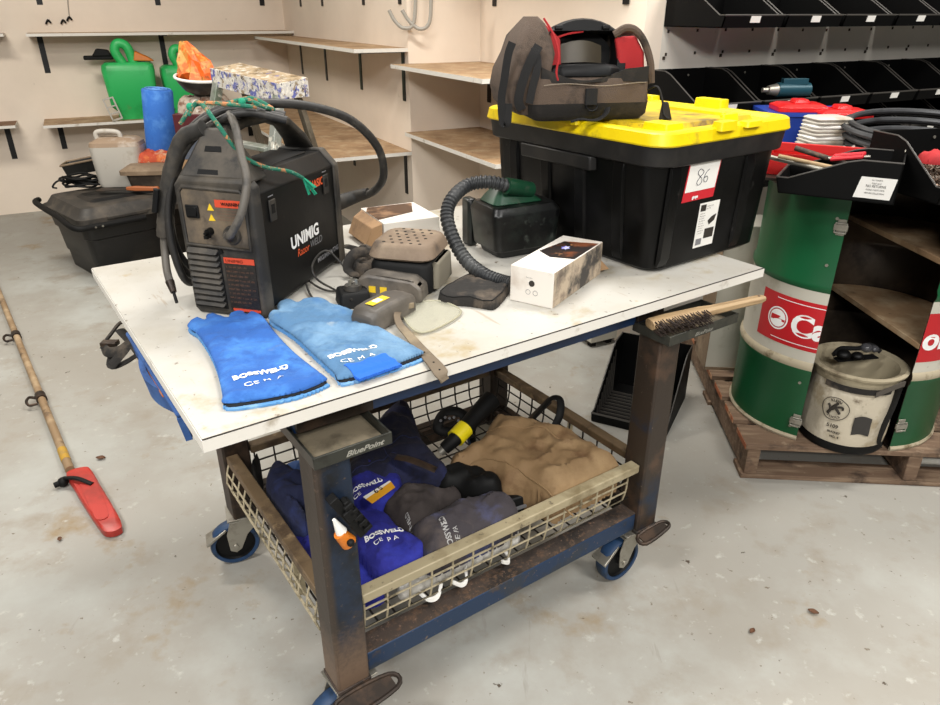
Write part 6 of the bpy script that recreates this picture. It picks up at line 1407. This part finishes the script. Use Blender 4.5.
# royal blue gauntlets
t, o_, hf, c = heap('welding_glove', 'royal blue welding glove lowest in the left end of the basket', 'glove', [(285, 522), (300, 512), (322, 512), (345, 530), (366, 560), (384, 586), (374, 596), (345, 600), (330, 590), (310, 562), (295, 545)], .315, .012, m_rb1, 'glove_shell', r=.03, amp=.005, seed=6, step=.006)
htext('BOSSWELD', .020, (308, 566), (330, 560), .33, c, hf, o_, bold=.0008)
t, o_, hf, c = heap('welding_glove', 'royal blue welding glove right of the near blue post, white print on its cuff', 'glove', [(338, 512), (350, 500), (372, 497), (384, 508), (398, 526), (412, 534), (426, 542), (427, 550), (418, 560), (398, 570), (378, 572), (366, 560), (352, 540)], .36, .018, m_rb1, 'glove_shell', r=.035, amp=.007, seed=7, step=.006, z=.322)
htext('BOSSWELD', .019, (365, 539), (393, 532), .38, c, hf, o_, bold=.0008); htext('CE  P A', .019, (374, 544), (396, 538), .38, c, hf, o_)
t, o_, hf, c = heap('welding_glove', 'darker indigo welding glove under the yellow tag', 'glove', [(350, 470), (366, 462), (392, 462), (402, 480), (392, 498), (372, 502), (352, 500)], .395, .014, m_rb1, 'glove_shell', r=.03, amp=.007, seed=9, step=.006, z=.34)
htext('BOSSWELD', .018, (350, 491), (378, 482), .41, c, hf, o_, bold=.0006); htext('CE', .017, (354, 496), (378, 488), .41, c, hf, o_)
# brown grey glove and the big grey blue gauntlet
t, o_, hf, c = heap('welding_glove', 'brown grey suede glove with rolled fingers in the middle of the basket', 'glove', crop([(60, 430), (110, 375), (190, 330), (300, 328), (360, 345), (430, 338), (462, 362), (452, 388), (400, 398), (350, 395), (330, 430), (300, 480), (215, 528), (140, 505), (90, 470)], 370, 420, 5.035), .375, .025, m_bg, 'glove_shell', r=.04, amp=.010, seed=10, step=.006, z=.30)
htext('BOSSWELD', .011, (416, 521), (408, 512), .40, c, hf, o_, sx=.8, m=m_prd)
t, o_, hf, c = heap('welding_glove', 'large grey blue welding gauntlet lying along the near rail of the basket', 'glove', crop([(205, 545), (300, 490), (400, 435), (520, 395), (620, 374), (700, 385), (742, 430), (745, 480), (700, 560), (560, 620), (420, 660), (290, 690), (235, 610)], 370, 420, 5.035), .365, .035, m_gb, 'glove_shell', r=.055, amp=.009, seed=12, step=.007, z=.30)
htext('BOSSWELD', .020, (455, 541), (445, 524), .39, c, hf, o_, bold=.0005, sx=.75, m=m_prd); htext('CE PA', .018, (462, 537), (454, 523), .39, c, hf, o_, sx=.75, m=m_prd)
# brown strap
t = thing('leather_strap', 'flat dark brown strap lying across the navy jacket', 'strap', tuple(at(398, 458, .44)))
o = t.location; mb = MB(); mb.tube([at(396, 457, .450)-o, at(408, 459, .452)-o, at(422, 464, .446)-o, at(436, 470, .435)-o], .013, 8, smooth=4, flat=.2); mb.out('strap', m_darkst, t)
# yellow tag
c, poly = flat_from_px([(366, 497), (391, 481), (395, 486), (372, 501)], .43)
t = thing('paper_tag', 'yellow printed tag with a white edge lying between the gloves', 'tag', (c.x, c.y, .424), rx=radians(4))
mb = MB(); mb.prism(poly, 0, .0015); tg_ = mb.out('tag_card', M('yellow_orange_card', '#d99a1e', .6), t, smooth=False)
mb = MB(); e0 = Vector((*poly[0], 0)); e1 = Vector((*poly[3], 0)); e2 = Vector((*poly[1], 0)); n0 = (e1-e0).normalized()
mb.hexa([e0-n0*.012, e2-n0*.006, e2, e0, e0-n0*.012+Vector((0, 0, .0015)), e2-n0*.006+Vector((0, 0, .0015)), e2+Vector((0, 0, .0015)), e0+Vector((0, 0, .0015))]); mb.out('white_edge', m_white, t, smooth=False)
dv = (e2-e0).normalized(); text('6 S', .020, m_line, tg_, tuple((e0+e1)/2+dv*.03-Vector((0, 0, -.0018))-n0*.007), tuple(dv), tuple(-n0), depth=.0004, bold=.0006)
# apron
t, o_, hf, c = heap('leather_apron', 'crumpled tan leather apron filling the right side of the basket', 'apron', crop([(188, 345), (183, 305), (232, 285), (290, 245), (325, 185), (350, 166), (395, 176), (470, 186), (560, 205), (610, 222), (655, 204), (700, 225), (740, 270), (800, 290), (812, 325), (770, 350), (740, 400), (690, 450), (640, 470), (560, 450), (450, 405), (375, 400), (345, 372), (262, 345)], 400, 370, 3.615), .385, .035, m_apr, 'apron_leather', r=.08, amp=.018, ns=10, ridge=.014, seed=14, step=.009, z=.29)
for P in ([(455, 455), (480, 450), (520, 462), (560, 482), (575, 492)], [(487, 420), (500, 424), (530, 426), (560, 432)]):
    mb = MB(); mb.tube([Vector((q.x-c.x, q.y-c.y, hf(q.x-c.x, q.y-c.y)+.0005)) for q in catmull([at(x, y, .43) for x, y in P], 6)], .0025, 5); mb.out('hem_fold', m_apr, o_)
# black ratchet headband and grinder
t = thing('headband', 'black perforated helmet headband at the back of the basket', 'headband', tuple(at(447, 432, .33)))
o = t.location
mb = MB(); mb.tube([at(*p)-o for p in ((438, 424, .36), (444, 413, .38), (456, 411, .385), (466, 418, .37), (464, 428, .35), (452, 432, .34), (440, 430, .345))], .016, 8, closed=True, smooth=5, flat=.4); hb = mb.out('band', m_rub, t)
for k in range(6):
    mb = MB(); p = at(441+4.4*k, 418-2*(k % 2)+(1.2*abs(k-2)), .392)-o; mb.cyl(p, p+Vector((-.001, -.004, .001)), .004, n=10); mb.out('band_hole', m_prgrey, hb)
t = thing('angle_grinder', 'black hand tool with a bright yellow collar leaning on the tan apron', 'power tool', tuple(at(455, 445, .30)))
o = t.location
g0 = at(444, 449, .37)-o; g1_ = at(458, 436, .40)-o; g2_ = at(474, 418, .42)-o; g3 = at(492, 399, .45)-o
mb = MB(); mb.tube([g0, g1_, g2_, g3], lambda i, t: .018+.012*t, 14, smooth=4); gb_ = mb.out('tool_body', m_rub, t)
mb = MB(); mb.tube([g1_*.8+g0*.2, g1_*.55+g2_*.45], lambda i, t: .0275, 14, smooth=3); mb.out('yellow_collar', M('bright_yellow_plastic', '#e3cf17', .4), t)
mb = MB(); mb.cyl(g0, g0+(g0-g1_)*.3, .014, .011, 12); mb.out('tool_tip', m_zinc, t)
# webbing loops beyond the apron
t = thing('tool_belt', 'black and brown belt loops sticking up behind the tan apron', 'belt', tuple(at(545, 420, .32)))
o = t.location
mb = MB(); mb.tube([at(*p)-o for p in ((532, 420, .36), (543, 408, .40), (552, 398, .43), (560, 400, .43), (560, 414, .40), (554, 428, .36))], .012, 8, smooth=6, flat=.3); mb.out('belt_loop', m_rub, t)
mb = MB(); mb.tube([at(*p)-o for p in ((528, 422, .35), (538, 412, .38), (550, 400, .42))], .016, 8, smooth=6, flat=.3); mb.out('belt_loop', m_darkst, t)
# black glove and case
t, o_, hf, c = heap('welding_glove', 'black glove squeezed between the navy jacket and the tan apron', 'glove', crop([(360, 262), (420, 240), (480, 250), (540, 245), (620, 280), (670, 320), (650, 365), (560, 370), (480, 350), (440, 338), (370, 340), (300, 300)], 370, 420, 5.035), .36, .03, m_rub, 'glove_shell', r=.035, amp=.012, seed=16, step=.008, z=.30)
t = thing('tool_case', 'glossy black plastic case wedged under the tan apron', 'case', tuple(at(528, 498, .285)), radians(28))
mb = MB(); rbox(mb, -.10, .12, -.05, .05, 0, .055, .004, .004, .012); mb.out('case_body', m_case, t)
mb = MB(); mb.box(-.09, .11, -.056, -.0505, .022, .030); mb.out('case_seam', m_prgrey, t)
# plastic packaging low at the near side
heap('plastic_wrap', 'cloudy plastic packaging lying low behind the near wire panel', 'packaging', [(398, 583), (420, 572), (455, 556), (490, 542), (515, 530), (522, 540), (505, 556), (470, 572), (438, 588), (408, 600)], .30, .02, m_cloudy, 'wrap', r=.03, amp=.016, ns=30, seed=21, step=.007, z=.279)
for k, (x, y) in enumerate(((433, 597), (462, 582), (505, 560))):
    t = thing('plastic_strip', 'curled white plastic strip poking through the near wire panel, %s' % ('nearest the blue post', 'middle of three', 'farthest from the blue post')[k], 'packaging', tuple(at(x, y, .262)), k*.5+CA)
    mb = MB()
    for j in range(3): mb.tube([(-.030, .01, .018+.004*j), (-.015, -.006, .002+.004*j), (.008, -.008, .0+.005*j), (.028, .006, .020+.004*j)], .0035, 6, smooth=5, flat=.5)
    mb.out('strip', m_white, t, weld=False)
